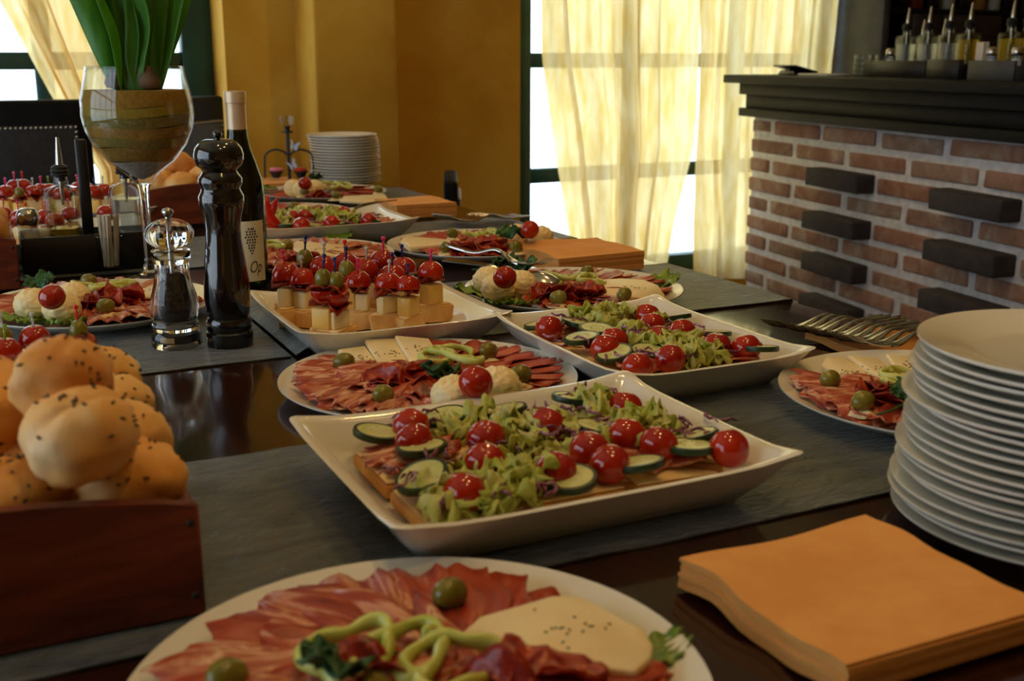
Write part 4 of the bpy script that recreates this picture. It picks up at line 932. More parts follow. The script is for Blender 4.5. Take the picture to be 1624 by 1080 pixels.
# ------------------------------------------------------------------ plate stacks
def plate_stack(x, y, z0, n, step, mesh, name, tail, jit, seed, lean=(0, 0)):
    r = random.Random(seed)
    for k in range(n):
        o = ob(name, mesh, None, (x + r.uniform(-jit, jit) + lean[0] * k / n, y + r.uniform(-jit, jit) + lean[1] * k / n, z0 + k * step), (0, 0, r.uniform(0, 6.28)))
        member(o, name + tail, 'white plate', tail, 'plate', 'z')
plate_stack(.722, .540, TZ + .0005, 20, .0066, small_plate_me, 'dinner_plate', 'in the near stack at right', .0055, 3, (.016, .006))
plate_stack(.975, 3.06, TZ + .0045, 17, .0078, dessert_plate_me, 'dessert_plate', 'in the far stack by the yellow wall', .003, 4, (-.006, 0))

# ------------------------------------------------------------------ paper napkins
def napkin_stack(x0, x1, y0, y1, z0, n, step, tail, seed, amp=.0028):
    def fn(u, v):
        x, y = (u - .5) * (x1 - x0), (v - .5) * (y1 - y0)
        return x + .0015 * math.sin(17 * v + seed), y, amp * (math.sin(v * 9 + seed) * (.35 + .65 * (1 - u)) + .7 * math.sin(u * 6.5 + 1.3 * seed) * v) + .004 * (u > .97) * 0
    m = me('paper_napkin', sheet(fn, 14, 14, step * .93), 'napkin', ang=60)
    r = random.Random(seed)
    for k in range(n):
        o = ob('paper_napkin', m, None, ((x0 + x1) / 2 + r.uniform(-.0008, .0008), (y0 + y1) / 2 + r.uniform(-.0008, .0008), z0 + step * (k + 1) + amp * 1.1), (0, 0, r.uniform(-.006, .006)))
        member(o, 'nap' + tail, 'orange paper napkin', tail, 'napkin', 'z')
napkin_stack(.408, .571, .419, .577, TZ, 8, .0026, 'in the stack nearest the camera', 1)
napkin_stack(.862, 1.006, 2.352, 2.500, TZ, 8, .0038, 'in the stack by the far yellow wall', 2, .0014)
napkin_stack(.858, 1.022, 1.585, 1.748, TZ + .003, 8, .0038, 'in the stack before the curtain', 4, .0022)
napkin_stack(.700, .830, 2.985, 3.120, TZ, 8, .0030, 'in the stack by the candle holder', 5, .0025)
napkin_stack(.945, 1.075, .925, 1.085, TZ, 4, .0025, 'under the near forks', 6, .0012)

# ------------------------------------------------------------------ cutlery
def fork_shape():
    def prof(s):   # height along the fork, tips at 0
        return .016 * math.exp(-s / .016) + .004 + .013 * math.exp(-((s - .095) / .028) ** 2) + .004 * max(0, (s - .12) / .07)
    parts = []
    for k in range(4):
        y = (-1.5 + k) * .0062
        parts.append(tube([(s, y * (.9 + .1 * s / .045), prof(s)) for s in (0, .01, .02, .03, .04, .052)], [.0005, .0009, .0011, .0011, .0012, .0014], 6))
    def fn(u, v):
        s = .044 + u * .146
        if s < .068: w = .0235 * (1 - .35 * ((s - .044) / .024) ** 2)
        elif s < .086: w = .0235 * .65 - (.0235 * .65 - .0052) * min(1, (s - .068) / .016)
        else: w = .0052 + .0060 * ((s - .086) / .104) ** 1.4
        e = 1 if u < .96 else math.sqrt(max(0, 1 - ((u - .96) / .04) ** 2)) * .9 + .1
        return s, (v - .5) * w * e, prof(s) + .0012 - .0016 * (2 * v - 1) ** 2
    parts.append(sheet(fn, 40, 4, .0022)); return join(*parts)
fork_me = me('fork', fork_shape(), 'steel', ang=60)
for k in range(12):
    o = ob('fork', fork_me, None, (.890 + .004 * (k % 3), 1.098 - k * .0138, TZ + .0120 + .0010 * k), (R(-7), 0, R(1.5 * math.sin(k) - 2)))
    member(o, 'forkA', 'steel fork', 'in the fanned row on orange napkins', 'fork')
for k in range(8):
    o = ob('fork', fork_me, None, (.902 + .002 * (k % 2), 2.235 - k * .0125, TZ + .0060 + .0010 * k), (R(-7), 0, R(1.2 * math.sin(2 * k))))
    member(o, 'forkB', 'steel fork', 'in the far row on the runner', 'fork')
def spoon_shape():
    def z(s): return .006 + .012 * math.exp(-((s - .075) / .03) ** 2) + .006 * max(0, (s - .12) / .08)
    V, F = [], []
    n, m_ = 20, 7
    for side in (0, 1):
        for i in range(m_ + 1):
            rr = i / m_
            for k in range(n):
                a = 2 * math.pi * k / n
                V.append((.030 + .031 * rr * math.cos(a), .021 * rr * math.sin(a) * (1 + .12 * math.cos(a)), .001 + .010 * rr * rr + (.0012 if side == 0 else 0)))
    o = (m_ + 1) * n
    for s in (0, o):
        for i in range(m_):
            for k in range(n): F.append((s + i * n + k, s + i * n + (k + 1) % n, s + (i + 1) * n + (k + 1) % n, s + (i + 1) * n + k))
    for k in range(n): F.append((m_ * n + k, m_ * n + (k + 1) % n, o + m_ * n + (k + 1) % n, o + m_ * n + k))
    def fn(u, v):
        s = .058 + u * .150; w = .006 + .009 * u ** 1.6
        return s, (v - .5) * w, z(s) + .002
    return join((V, F), sheet(fn, 24, 4, .0022))
spoon_me = me('serving_spoon', spoon_shape(), 'steel', ang=60)
for p, rot, lab in (((0.748, 1.386, 0.8), (R(168), R(-4), R(118)), 'serving spoon lying face down on the platter below the orange napkins'),
                    ((0.642, 2.229, 0.8), (R(170), R(-4), R(20)), 'serving spoon resting on the platter behind the far salad tray'),
                    ((0.669, 2.6, 0.79), (R(5), R(0), R(150)), 'bright serving spoon at the left rim of the far platter')):
    o = ob('serving_spoon', spoon_me, None, p, rot); tag(o, lab, 'spoon', 'serving spoons')
o = ob('serving_fork', fork_me, None, (0.756, 1.433, 0.795), (R(10), R(-3), R(112)), (1.1, 1.1, 1.1)); tag(o, 'serving fork tucked beside the spoon below the orange napkins', 'fork')

# ------------------------------------------------------------------ bread boxes and rolls
def bread_box(x0, x1, y0, y1, h, arch, label):
    t = tag(empty('bread_box', ((x0 + x1) / 2, (y0 + y1) / 2, TZ + .004)), label, 'bread box', 'reddish wooden bread boxes')
    hx, hy = (x1 - x0) / 2, (y1 - y0) / 2; n = 16
    def panel(y):
        top = [(hx - 2 * hx * k / n, h + arch * math.sin(math.pi * k / n)) for k in range(n + 1)]
        poly = [(-hx, 0), (hx, 0)] + top
        v, f = prism(poly, 0, .010, .002, 1)
        return [(x, y - z, yy) for x, yy, z in v], f
    ob('end_panel', me('end_panel', panel(-hy + .010), 'box_wood', ang=40), t); ob('end_panel', me('end_panel', panel(hy), 'box_wood', ang=40), t)
    for s in (-1, 1): ob('side_panel', me('side_panel', bbox(min(s * hx, s * (hx - .009)), max(s * hx, s * (hx - .009)), -hy + .010, hy - .010, 0, h - .004, .0015), 'box_wood'), t)
    ob('bottom_panel', me('bottom_panel', box(-hx + .009, hx - .009, -hy + .01, hy - .01, .004, .012), 'box_wood', False), t)
    for s in (-1, 1):
        for zz in (.015, h - .012):
            nl = ob('nail_head', me('nail_head', lathe([(0, .001), (.0022, .0006), (.0026, 0)], 10), 'iron'), t, (s * (hx - .006), -hy - .0004, zz), (R(90), 0, 0))
    return t
def roll_shape(seed):
    v, f = blob(.034, .029, .025, 36, 24, .10, 1.6, seed, 2.7)
    return [(x, y, z + .004 * max(0, 1 - (x * x + y * y) / .0006) * (z > 0) - .0022 * math.exp(-(y / .003) ** 2) * (z > 0.012)) for x, y, z in v], f
roll_me = [me('bread_roll', roll_shape(s * 7 + 1), 'roll_crust', ang=None) for s in range(5)]
def seeds_shape(seed):
    r = random.Random(seed); v, _ = roll_shape(seed * 7 + 1); ps = []
    tops = [p for p in v if p[2] > .010]
    for _ in range(26):
        p = Vector(r.choice(tops)); d = p.normalized()
        ps.append(xf(blob(.0024, .0010, .0008, 8, 5), tuple(p + d * .0004), (0, r.uniform(-.6, .6), r.uniform(0, 6.28))))
    return join(*ps)
seed_me = [me('caraway_seeds', seeds_shape(s), 'seed', ang=None) for s in range(5)]
def roll(p, k, rot, sc, key, tail, seeds=True):
    o = ob('bread_roll', roll_me[k % 5], None, p, rot, (sc, sc, sc))
    if seeds: tag(ob('caraway_seeds', seed_me[k % 5], o), kind='stuff')
    member(o, key, 'golden bread roll', tail, 'bread roll')
bread_box(-.185, .112, .676, .935, .076, .016, 'reddish wooden box of bread rolls nearest the camera')
for k, (p, rot, sc) in enumerate((((.078, .724, .834), (.1, .1, .2), .98), ((.006, .728, .830), (.05, -.1, .9), 1.0), ((.050, .704, .876), (.45, -.15, .35), .98), ((.045, .745, .900), (.25, .1, 1.2), .98), ((.000, .795, .880), (.2, -.2, 2.0), 1.0),
                                   ((-.010, .800, .840), (0, 0, .5), 1.1), ((.082, .850, .846), (.1, .2, 1.0), .95), ((.080, .885, .860), (.2, .1, .3), .9), ((.083, .790, .842), (.1, .1, 2.2), .95), ((.025, .775, .825), (0, 0, 1.0), 1.0), ((-.08, .75, .83), (.1, 0, .4), 1.1), ((-.09, .83, .84), (.1, 0, 1.4), 1.1), ((.02, .86, .85), (.1, .2, .4), 1.1))):
    roll(p, k, rot, sc, 'rollA', 'heaped in the near bread box')
bread_box(.335, .56, 2.45, 2.66, .075, .012, 'reddish wooden box of bread rolls behind the vase stem')
for k, p in enumerate(((.437, 2.575, .872), (.392, 2.545, .838), (.476, 2.525, .842), (.425, 2.50, .834), (.50, 2.59, .836), (.39, 2.61, .84))):
    roll(p, k + 1, (.3 * (k % 2), .2, k * 1.1), 1.0, 'rollB', 'in the box behind the vase stem', False)
bread_box(-.20, .066, 1.86, 2.06, .078, .012, 'reddish wooden box of bread rolls at the left picture edge')
for k, p in enumerate(((.022, 1.90, .842), (.028, 1.975, .846), (-.04, 1.92, .846), (-.035, 1.99, .85))):
    roll(p, k + 2, (.2, .1 * k, k * 1.3), 1.1, 'rollC', 'in the box at the left picture edge', False)

# ------------------------------------------------------------------ pepper mills
def wheel(pts, sc): return [(r / sc, z / sc) for r, z in pts]
bm_ = empty('pepper_mill', (.281, 1.379, TZ + .0035)); bm_.scale = (.97, .97, .945); tag(bm_, 'tall black turned wooden pepper mill', 'pepper mill')
K = 1256.
ob('base', me('base', lathe(wheel([(0, 0), (36, 0), (37, 3), (37, 22), (34, 25), (36, 29), (36, 42), (33, 47), (0, 47)], K), 40), 'black_lacquer', ang=40), bm_)
ob('body', me('body', lathe(wheel([(0, 47), (32, 47), (34, 54), (37, 78), (36, 100), (32, 140), (28, 175), (27, 192), (29, 212), (33, 226), (35, 236), (35, 246), (31, 254), (30, 258), (34, 266), (34, 274), (29, 281), (27, 285), (0, 285)], K), 40), 'black_lacquer', ang=50), bm_)
ob('head', me('head', lathe(wheel([(0, 285), (26, 285), (28, 289), (34, 294), (38, 303), (38.5, 312), (36, 322), (30, 330), (20, 335), (0, 336)], K), 40), 'black_lacquer', ang=60), bm_)
ob('knob', me('knob', xf(lathe(wheel([(0, 0), (4, 0), (3.5, 2), (6.5, 5), (7, 9), (5, 13), (0, 15)], K), 20), (0, 0, 335 / K)), 'black_lacquer', ang=60), bm_)
cm = empty('pepper_mill', (.2205, 1.402, TZ + .0035)); cm.scale = (.97, .97, .90); tag(cm, 'clear acrylic pepper mill filled with black peppercorns', 'pepper mill')
K = 1215.
outer = lathe(wheel([(0, 0), (37, 0), (38, 2), (38, 20), (34, 26), (33, 28), (36, 33), (36, 38), (33, 43), (33, 47), (36, 60), (37, 68), (34, 86), (28, 108), (25.5, 125), (26, 140), (29, 148), (0, 148)], K), 40)
cavity = lathe(wheel([(0, 140), (19, 140), (19, 120), (22, 100), (25, 70), (23, 52), (21, 46), (0, 46)], K), 40)
m = me('body', join(outer, cavity), 'acrylic', ang=50, recalc=False)
ob('body', m, cm)
# peppercorns fill the chamber, a separate loose mass
tag(ob('peppercorns', me('peppercorns', lathe(wheel([(0, 47), (20, 47), (22, 54), (24, 70), (21.2, 100), (18.6, 118), (12, 124), (0, 122)], K), 36), 'peppercorn', ang=60), cm), kind='stuff')
ob('collar', me('collar', lathe(wheel([(0, 148.5), (22, 148.5), (29, 151), (30, 156), (29, 161), (23, 164), (0, 164)], K), 36), 'acrylic', ang=50), cm)
dome = []
for j in range(12):
    a = R(-35 + 125 * j / 11); dome.append((36 * math.cos(a), 188 + 26 * math.sin(a)))
dv, df = lathe(wheel([(0, 166), (20, 166)] + dome, K), 48)
dv = [(x * (1 + .035 * math.cos(12 * math.atan2(y, x))), y * (1 + .035 * math.cos(12 * math.atan2(y, x))), z) for x, y, z in dv]
ob('head', me('head', (dv, df), 'acrylic', ang=60), cm)
ob('knob', me('knob', xf(lathe(wheel([(0, 0), (5, 0), (4, 3), (8, 7), (9, 11), (7, 16), (0, 19)], K), 20), (0, 0, 213 / K)), 'steel', ang=60), cm)
ob('shaft', me('shaft', xf(lathe(wheel([(0, 120), (3.2, 120), (3.2, 212), (0, 212)], K), 10), (0, 0, 0)), 'pale_metal'), cm)
ob('grinder', me('grinder', lathe(wheel([(0, 8), (27, 8), (27, 20), (0, 20)], K), 30), 'rubber'), cm)
tg = [(26.8 / K * math.cos(a) * 1.012, 26.8 / K * math.sin(a) * 1.012, z) for z in (10 / K, 18 / K) for a in [R(-116 - 26 + 90 * k / 8 - 10) for k in range(5)]]
ob('tag', me('tag', (tg, [(k, k + 1, k + 6, k + 5) for k in range(4)]), 'tag_gold'), cm)

# ------------------------------------------------------------------ wine bottle
wb = empty('wine_bottle', (.388, 1.757, TZ + .001), R(-26)); tag(wb, 'dark green wine bottle with beige capsule behind the black mill', 'bottle')
prof = [(0, .008), (.024, .004), (.032, 0), (.0355, .003), (.0365, .010), (.0365, .145), (.034, .168), (.027, .192), (.0195, .214), (.0155, .235), (.0145, .262), (.0145, .296), (.0120, .298), (.0110, .296), (.0110, .24), (.0160, .214), (.0235, .192), (.0305, .168), (.0332, .145), (.0332, .014), (.024, .012), (0, .014)]
ob('glass_body', me('glass_body', lathe(prof, 40), 'bottle_glass', ang=60), wb)
ob('wine', me('wine', lathe([(0, .0145), (.024, .0125), (.0328, .0145), (.0328, .145), (.0300, .168), (.023, .192), (.0155, .2138), (0, .2138)], 40), 'rubber', ang=60), wb)
ob('capsule', me('capsule', lathe([(.01495, .240), (.0152, .240), (.0152, .282), (.0165, .283), (.0165, .298), (.0158, .300), (.012, .3005), (0, .3005)], 36), 'capsule', ang=45), wb)
def wrap(v, r): return [(r * math.sin(x / r), -r * math.cos(x / r), z) for x, z in v]
n = 24; lv = wrap([(-.045 + .090 * k / n, z) for z in (.012, .106) for k in range(n + 1)], .0371) + wrap([(-.045 + .090 * k / n, z) for z in (.012, .106) for k in range(n + 1)], .0367)
lf = [(k, k + 1, n + 2 + k, n + 1 + k) for k in range(n)]
lab = ob('paper_label', me('paper_label', (lv, lf), 'label_paper', ang=None), wb)
grapes = []
rr = random.Random(2)
for row, w in enumerate((3, 4, 4, 5, 4, 4, 3, 3, 2, 1)):
    for c in range(w):
        x, z = .0215 + (c - (w - 1) / 2) * .0042 + rr.uniform(-.0006, .0006), .094 - row * .0042
        pts = [(x + .0016 * math.cos(6.28 * k / 8), z + .0017 * math.sin(6.28 * k / 8)) for k in range(8)]
        grapes.append((wrap(pts, .03725), [tuple(range(8))]))
ob('grape_print', me('grape_print', join(*grapes), 'ink', False), lab)
tcur = bpy.data.curves.new('lettering', 'FONT'); tcur.body = 'Op'; tcur.size = .026; tcur.shear = .35
to = bpy.data.objects.new('lettering', tcur); COL.objects.link(to); bpy.context.view_layer.update()
tm = bpy.data.meshes.new_from_object(to.evaluated_get(bpy.context.evaluated_depsgraph_get()))
bpy.data.objects.remove(to); bpy.data.curves.remove(tcur)
for v in tm.vertices:
    x, z = v.co.x * .62 + .0150, v.co.y + .026
    v.co = wrap([(x, z)], .03725)[0]
tm.materials.clear(); tm.materials.append(MATS['ink'])
ob('lettering', tm, lab)

# ------------------------------------------------------------------ goblet vase with tulips
vb = (0.261, 1.876, 0.754)
vs = empty('goblet_vase', (vb[0], vb[1], TZ + .0015)); tag(vs, 'giant clear wine glass vase filled with layered sand', 'vase')
vs.scale = (.90, .90, 1.0)
stem_p = [(0, 0), (.044, 0), (.045, .0015), (.030, .006), (.014, .011), (.0095, .016), (.0125, .019), (.0125, .022), (.009, .026), (.0080, .040), (.0080, .130), (.0100, .147), (.013, .1535), (0, .1535)]
bowl_p = [(0, .154), (.0135, .154), (.016, .158), (.030, .171), (.058, .190), (.079, .215), (.091, .240), (.0955, .262), (.0935, .285), (.089, .305), (.0835, .325), (.0815, .336),
          (.0800, .3365), (.0795, .336), (.0815, .325), (.087, .305), (.0915, .285), (.0935, .262), (.089, .240), (.077, .2165), (.056, .1925), (.028, .174), (.012, .164), (0, .160)]
ob('stem', me('stem', lathe(stem_p, 40), 'acrylic', ang=60), vs)
ob('bowl', me('bowl', lathe(bowl_p, 64), 'glass', ang=60), vs)
def inner(z):
    pts = [(.160, 0), (.164, .012), (.174, .028), (.1925, .056), (.2165, .077), (.240, .089), (.262, .0935), (.285, .0915), (.305, .087)]
    for (a, p), (b, q) in zip(pts[:-1], pts[1:]):
        if z <= b: return p + (q - p) * (z - a) / (b - a)
    return .087
lay = [(.1615, .192, 'sand_pale'), (.192, .214, 'sand_brown'), (.214, .229, 'sand_dark'), (.229, .246, 'sand_brown'), (.246, .262, 'sand_dark'), (.262, .276, 'sand_olive'), (.276, .300, 'sand_brown')]
for a, b, mname in lay:
    k = 6; pr = [(0, a)] + [(max(.001, inner(a + (b - a) * i / k) - .0007), a + (b - a) * i / k) for i in range(k + 1)] + [(0, b)]
    v, f = lathe(pr, 56)
    v = [(x, y, z + .0022 * math.sin(3 * math.atan2(y, x) + 40 * a) * (math.hypot(x, y) / .09) * (z < .299) * (z > .165)) for x, y, z in v]
    ob('sand_layer', me('sand_layer', (v, f), mname, ang=50), vs)
tp = empty('tulip_plant', (vb[0], vb[1], TZ + .302), R(-26)); tag(tp, 'tulip plant with broad green leaves growing from the goblet vase', 'plant')
def tulip_leaf(ln, wd, lean, curl, tw, seed):
    ct, st = math.cos(tw), math.sin(tw)
    def fn(u, v):
        q = 2 * v - 1; w = wd * .5 * (.20 + .80 * math.sin(math.pi * min(1, .04 + .80 * u)) ** .9) * (1 - max(0, (u - .70) / .30) ** 2 * .94)
        a = lean + curl * u
        cx, cz = ln * u * math.sin(a), ln * u * math.cos(a)
        b = .012 * (1 - q * q) * math.sin(math.pi * u)          # the blade is channelled
        x, y = q * w * ct, q * w * st
        return cx + x * math.cos(a) - b * st, y + b * ct + .003 * math.sin(9 * u + seed), cz - x * math.sin(a)
    V, F = sheet(fn, 22, 8, .0); o = len(V) // 2
    return V[:o] + [(x + .0012 * st, y - .0012 * ct, z) for x, y, z in V[o:]], F
for k, (az, ln, wd, lean, curl, tw, off) in enumerate(((182, .22, .046, .20, .12, 25, .026), (172, .25, .048, .06, .06, -25, .026), (190, .24, .042, .05, .02, 15, .010), (100, .26, .046, .03, .05, 80, .012), (262, .21, .044, .05, .06, 85, .014), (352, .25, .044, .02, .05, 30, .012), (2, .20, .052, .10, .16, -20, .032), (355, .25, .046, .05, .08, 25, .026), (12, .22, .044, .24, .10, 10, .026), (300, .18, .038, .10, .1, 60, .020), (228, .19, .040, .12, .1, 55, .022))):
    a = R(az); ob('leaf', me('leaf', tulip_leaf(ln, wd, lean, curl, R(tw), k), 'tulip_leaf', ang=None), tp, (off * math.cos(a), off * math.sin(a), -.004), (0, 0, a))
for k, (x, y) in enumerate(((-.030, .0), (.026, -.012), (0, .024))):
    ob('bulb', me('bulb', lathe([(0, 0), (.014, .003), (.018, .010), (.014, .022), (.006, .032), (.004, .036)], 20), 'bulb'), tp, (x, y, 0))
for x, y, tx, h in ((-.012, .01, -.030, .205), (.010, -.005, .004, .23), (.02, .015, .05, .24)):
    s = ob('stem', me('stem', tube([(x, y, .01), ((x + tx) / 2, y, h * .5), (tx, y, h)], .0028, 8), 'tulip_leaf'), tp)
    ob('flower', me('flower', xf(lathe([(0, 0), (.014, .004), (.021, .018), (.021, .034), (.015, .050), (.012, .052), (.010, .046), (0, .02)], 18), (tx, y, h)), 'tulip_petal'), s)

# ------------------------------------------------------------------ oil and vinegar caddies
def loft(rings):
    n = len(rings[0]); V = [p for r_ in rings for p in r_]; F = []
    for i in range(len(rings) - 1):
        for k in range(n): F.append((i * n + k, i * n + (k + 1) % n, (i + 1) * n + (k + 1) % n, (i + 1) * n + k))
    F.append(tuple(range(n - 1, -1, -1))); F.append(tuple((len(rings) - 1) * n + k for k in range(n)))
    return V, F
def cruet_ring(h, r, z): return [(x, y, z) for x, y in rrect(h, h, r, 6)]
cr_glass = me('glass_body', loft([cruet_ring(.023, .006, 0), cruet_ring(.0245, .007, .002), cruet_ring(.0245, .007, .082), cruet_ring(.0225, .010, .089), cruet_ring(.012, .0119, .093), cruet_ring(.0105, .0104, .106), cruet_ring(.0085, .0084, .106), cruet_ring(.0085, .0084, .094), cruet_ring(.0185, .009, .087), cruet_ring(.0215, .006, .080), cruet_ring(.0215, .006, .008)]), 'glass', ang=50)
def liquid(h, name, mat): return me(name, loft([cruet_ring(.0211, .006, .0085), cruet_ring(.0211, .006, h)]), mat, ang=50)
cr_oil, cr_vin, cr_low = liquid(.074, 'oil', 'oil'), liquid(.066, 'vinegar', 'vinegar'), liquid(.022, 'oil', 'oil')
cr_stop = me('stopper', lathe([(0, .100), (.0083, .100), (.0083, .107), (.014, .108), (.015, .112), (.013, .114), (.015, .117), (.013, .120), (.014, .123), (.009, .127), (0, .127)], 24), 'rubber', ang=50)
cr_spout = me('spout', tube([(0, 0, .060), (0, 0, .127), (0, .001, .140), (0, .003, .172)], [.002, .0055, .0050, .0026], 12), 'steel', ang=50)
def cruet(p, rz, liq, label, sc=1.0, group='oil and vinegar cruets'):
    t = tag(empty('oil_cruet', p, rz), label, 'cruet', group); t.scale = (sc, sc, sc)
    ob('glass_body', cr_glass, t); ob('liquid', liq, t); ob('stopper', cr_stop, t); ob('spout', cr_spout, t)
    return t
def caddy(p, rz, sx, sy, h, mat, label, handle=0, cols=2, fl=.005):
    t = tag(empty('condiment_caddy', p, rz), label, 'caddy'); w = .006
    ob('tray_box', me('tray_box', join(bbox(-sx / 2, sx / 2, -sy / 2, -sy / 2 + w, 0, h, .001), bbox(-sx / 2, sx / 2, sy / 2 - w, sy / 2, 0, h, .001), bbox(-sx / 2, -sx / 2 + w, -sy / 2 + w, sy / 2 - w, 0, h, .001), bbox(sx / 2 - w, sx / 2, -sy / 2 + w, sy / 2 - w, 0, h, .001), box(-sx / 2 + w, sx / 2 - w, -sy / 2 + w, sy / 2 - w, 0, fl)), mat), t)
    for k in range(1, cols): ob('divider', me('divider', box(-sx / 2 + sx * k / cols - .002, -sx / 2 + sx * k / cols + .002, -sy / 2 + w, sy / 2 - w, fl, fl + (h - fl) * .8), mat, False), t)
    if handle: ob('handle', me('handle', bbox(-.009, .009, -.006, .006, fl, handle, .002), mat), t)
    return t
shaker_glass = me('glass_body', lathe([(0, 0), (.016, 0), (.017, .002), (.0155, .038), (.0135, .038), (.0145, .006), (0, .006)], 24), 'glass', ang=50)
shaker_salt = me('salt', lathe([(0, .0065), (.0142, .0065), (.0138, .024), (0, .025)], 20), 'salt', ang=50)
shaker_cap = me('cap', lathe([(.0158, .034), (.0172, .036), (.0175, .050), (.014, .058), (.008, .061), (0, .0615)], 24), 'steel', ang=50)
def shaker(p, label, group='salt shakers'):
    t = tag(empty('salt_shaker', p), label, 'salt shaker', group)
    ob('glass_body', shaker_glass, t); ob('salt', shaker_salt, t); ob('cap', shaker_cap, t)
    return t
CX, CY = .185, 2.015
caddy((CX, CY, TZ + .004), 0, .215, .095, .062, 'caddy_black', 'black wooden condiment caddy beside the goblet vase', .215, 4, .046)
cruet((.150, 2.028, TZ + .0505), R(-20), cr_low, 'nearly empty oil cruet in the black table caddy', 1.0)
cruet((.252, 2.024, TZ + .0505), R(-20), cr_vin, 'cruet of clear vinegar by the vase stem', 1.0)
shaker((.092, 2.005, TZ + .0505), 'small salt shaker at the left end of the black caddy')
ob('paper_packet', me('paper_packet', bbox(-.022, .022, -.012, .012, 0, .022, .004), 'paper'), None, (.105, 2.030, TZ + .0505)); tag(bpy.data.objects['paper_packet'], 'white paper sachet bundle in the black caddy under the salt shaker', 'packet')  # white block stands in for the bright reflection on the tray rim behind
pg = (0.21, 1.959, 0.752)
tg_ = tag(empty('toothpick_glass', (pg[0], pg[1], TZ + .002)), 'small shot glass before the black caddy, holding wrapped toothpicks', 'glass')
ob('glass', me('glass', lathe([(0, 0), (.016, 0), (.017, .003), (.022, .062), (.0208, .062), (.0155, .010), (0, .010)], 28), 'glass', ang=50), tg_)
rt = random.Random(9)
stick_me = me('wrapped_toothpick', bbox(-.0030, .0030, -.0008, .0008, 0, .086, .0004), 'stick_wood')
for k in range(30):
    a, q = rt.uniform(0, 6.28), math.sqrt(rt.random()) * .010
    o = ob('wrapped_toothpick', stick_me, None, (pg[0] + q * math.cos(a), pg[1] + q * math.sin(a), TZ + .013), (-q * 9 * math.sin(a), q * 9 * math.cos(a), rt.uniform(0, 3)))
    member(o, 'stick', 'white paper wrapped toothpick', 'in the shot glass', 'toothpick', 'same')

# ------------------------------------------------------------------ candle holder, red pepper garnish
ch = tag(empty('candle_holder', (.818, 3.08, TZ), R(-26)), 'black wrought iron candle holder with butterflies, left of the far plates', 'candle holder')
ob('post', me('post', lathe([(0, 0), (.035, 0), (.035, .004), (.008, .010), (.0045, .03), (.0045, .150), (.016, .152), (.016, .155), (.007, .158), (.008, .170), (0, .170)], 20), 'iron', ang=50), ch)
ob('glass_cup', me('glass_cup', lathe([(0, .171), (.016, .171), (.019, .196), (.017, .196), (.014, .175), (0, .175)], 24), 'glass', ang=50), ch)
for s, mt in ((-1, 'candle_pink'), (1, 'candle_red')):
    ob('arm', me('arm', tube([(0, 0, .095)] + [(s * (.034 - .034 * math.cos(a)), 0, .078 + .028 * math.sin(a)) for a in [R(20 + 140 * k / 8) for k in range(9)]] + [(s * .068, 0, .03), (s * .068, 0, 0)], .003, 8), 'iron'), ch)
    ob('cup', me('cup', lathe([(0, .030), (.010, .030), (.016, .044), (.018, .044), (.020, .048), (0, .048)], 20), 'iron', ang=50), ch, (s * .034, -.012, 0))
    ob('candle', me('candle', lathe([(0, .0485), (.017, .0485), (.018, .053), (.014, .057), (0, .058)], 20), mt, ang=50), ch, (s * .034, -.012, 0))
for x, z, a in ((.016, .115, .3), (.010, .062, -.5)):
    wing = [(0, 0), (.006, .010), (.014, .018), (.016, .012), (.011, .004), (.013, -.006), (.006, -.010)]
    v, f = prism(wing, -.0005, .0005); v2, f2 = prism([(-x_ * .6, z_) for x_, z_ in wing][::-1], -.0005, .0005)
    ob('butterfly', me('butterfly', join((v, f), (v2, f2)), 'butterfly', False), ch, (x, -.008, z), (R(90), a, 0))
rp = tag(empty('red_pepper_garnish', (0.52, 2.1, 0.7875)), 'glossy curved red pepper garnish on the far salad tray beside the bottle', 'pepper')
for k, (pts, rad) in enumerate((([(-.006, 0, .062), (-.009, 0, .045), (-.006, 0, .025), (.004, 0, .010), (.018, -.002, .002)], [.002, .008, .010, .011, .002]), ([(.012, .004, .058), (.006, .004, .046), (.0, .004, .032), (-.002, .004, .016)], [.0015, .006, .008, .004]))):
    ob('pepper_pod', me('pepper_pod', tube(pts, rad, 12), 'red_pepper', ang=None), rp, (0, 0, 0), (0, 0, R(-26)))

# ------------------------------------------------------------------ chairs
def chair(p, rz, label, sc=1.0):
    t = tag(empty('dining_chair', p, rz), label, 'chair', 'dark leather dining chairs'); t.scale = (sc, sc, sc)
    ob('seat', me('seat', bbox(-.225, .225, -.22, .22, .40, .47, .02, 3), 'leather'), t)
    for x in (-.2, .2):
        ob('leg', me('leg', bbox(x - .02, x + .02, -.21, -.17, 0, .40, .004), 'dark_wood'), t)
        ob('leg', me('leg', bbox(x - .02, x + .02, .18, .22, 0, .40, .004), 'dark_wood'), t)
    bk = ob('backrest', me('backrest', bbox(-.23, .23, .19, .245, .44, .985, .012, 3), 'dark_wood'), t)
    pn = ob('leather_panel', me('leather_panel', bbox(-.195, .195, .180, .200, .50, .915, .008, 3), 'leather'), bk)
    nails = []
    for i in range(30): nails.append((-.19 + .38 * i / 29, .909))
    for i in range(1, 30): nails += [(-.19, .909 - .40 * i / 29), (.19, .909 - .40 * i / 29)]
    tag(ob('nail_heads', me('nail_heads', join(*[xf(blob(.0042, .003, .0042, 8, 5), (x, .180, z)) for x, z in nails]), 'nail'), bk), kind='stuff')
    return t
chair((.112, 3.30, 0), R(-3), 'dark leather chair with nail heads at the left picture edge')
chair((.760, 3.355, 0), R(48), 'dark leather chair turned aside behind the goblet vase')
chair((1.512, 3.156, 0), R(67), 'low dark chair at the right table edge by the wall', .76)

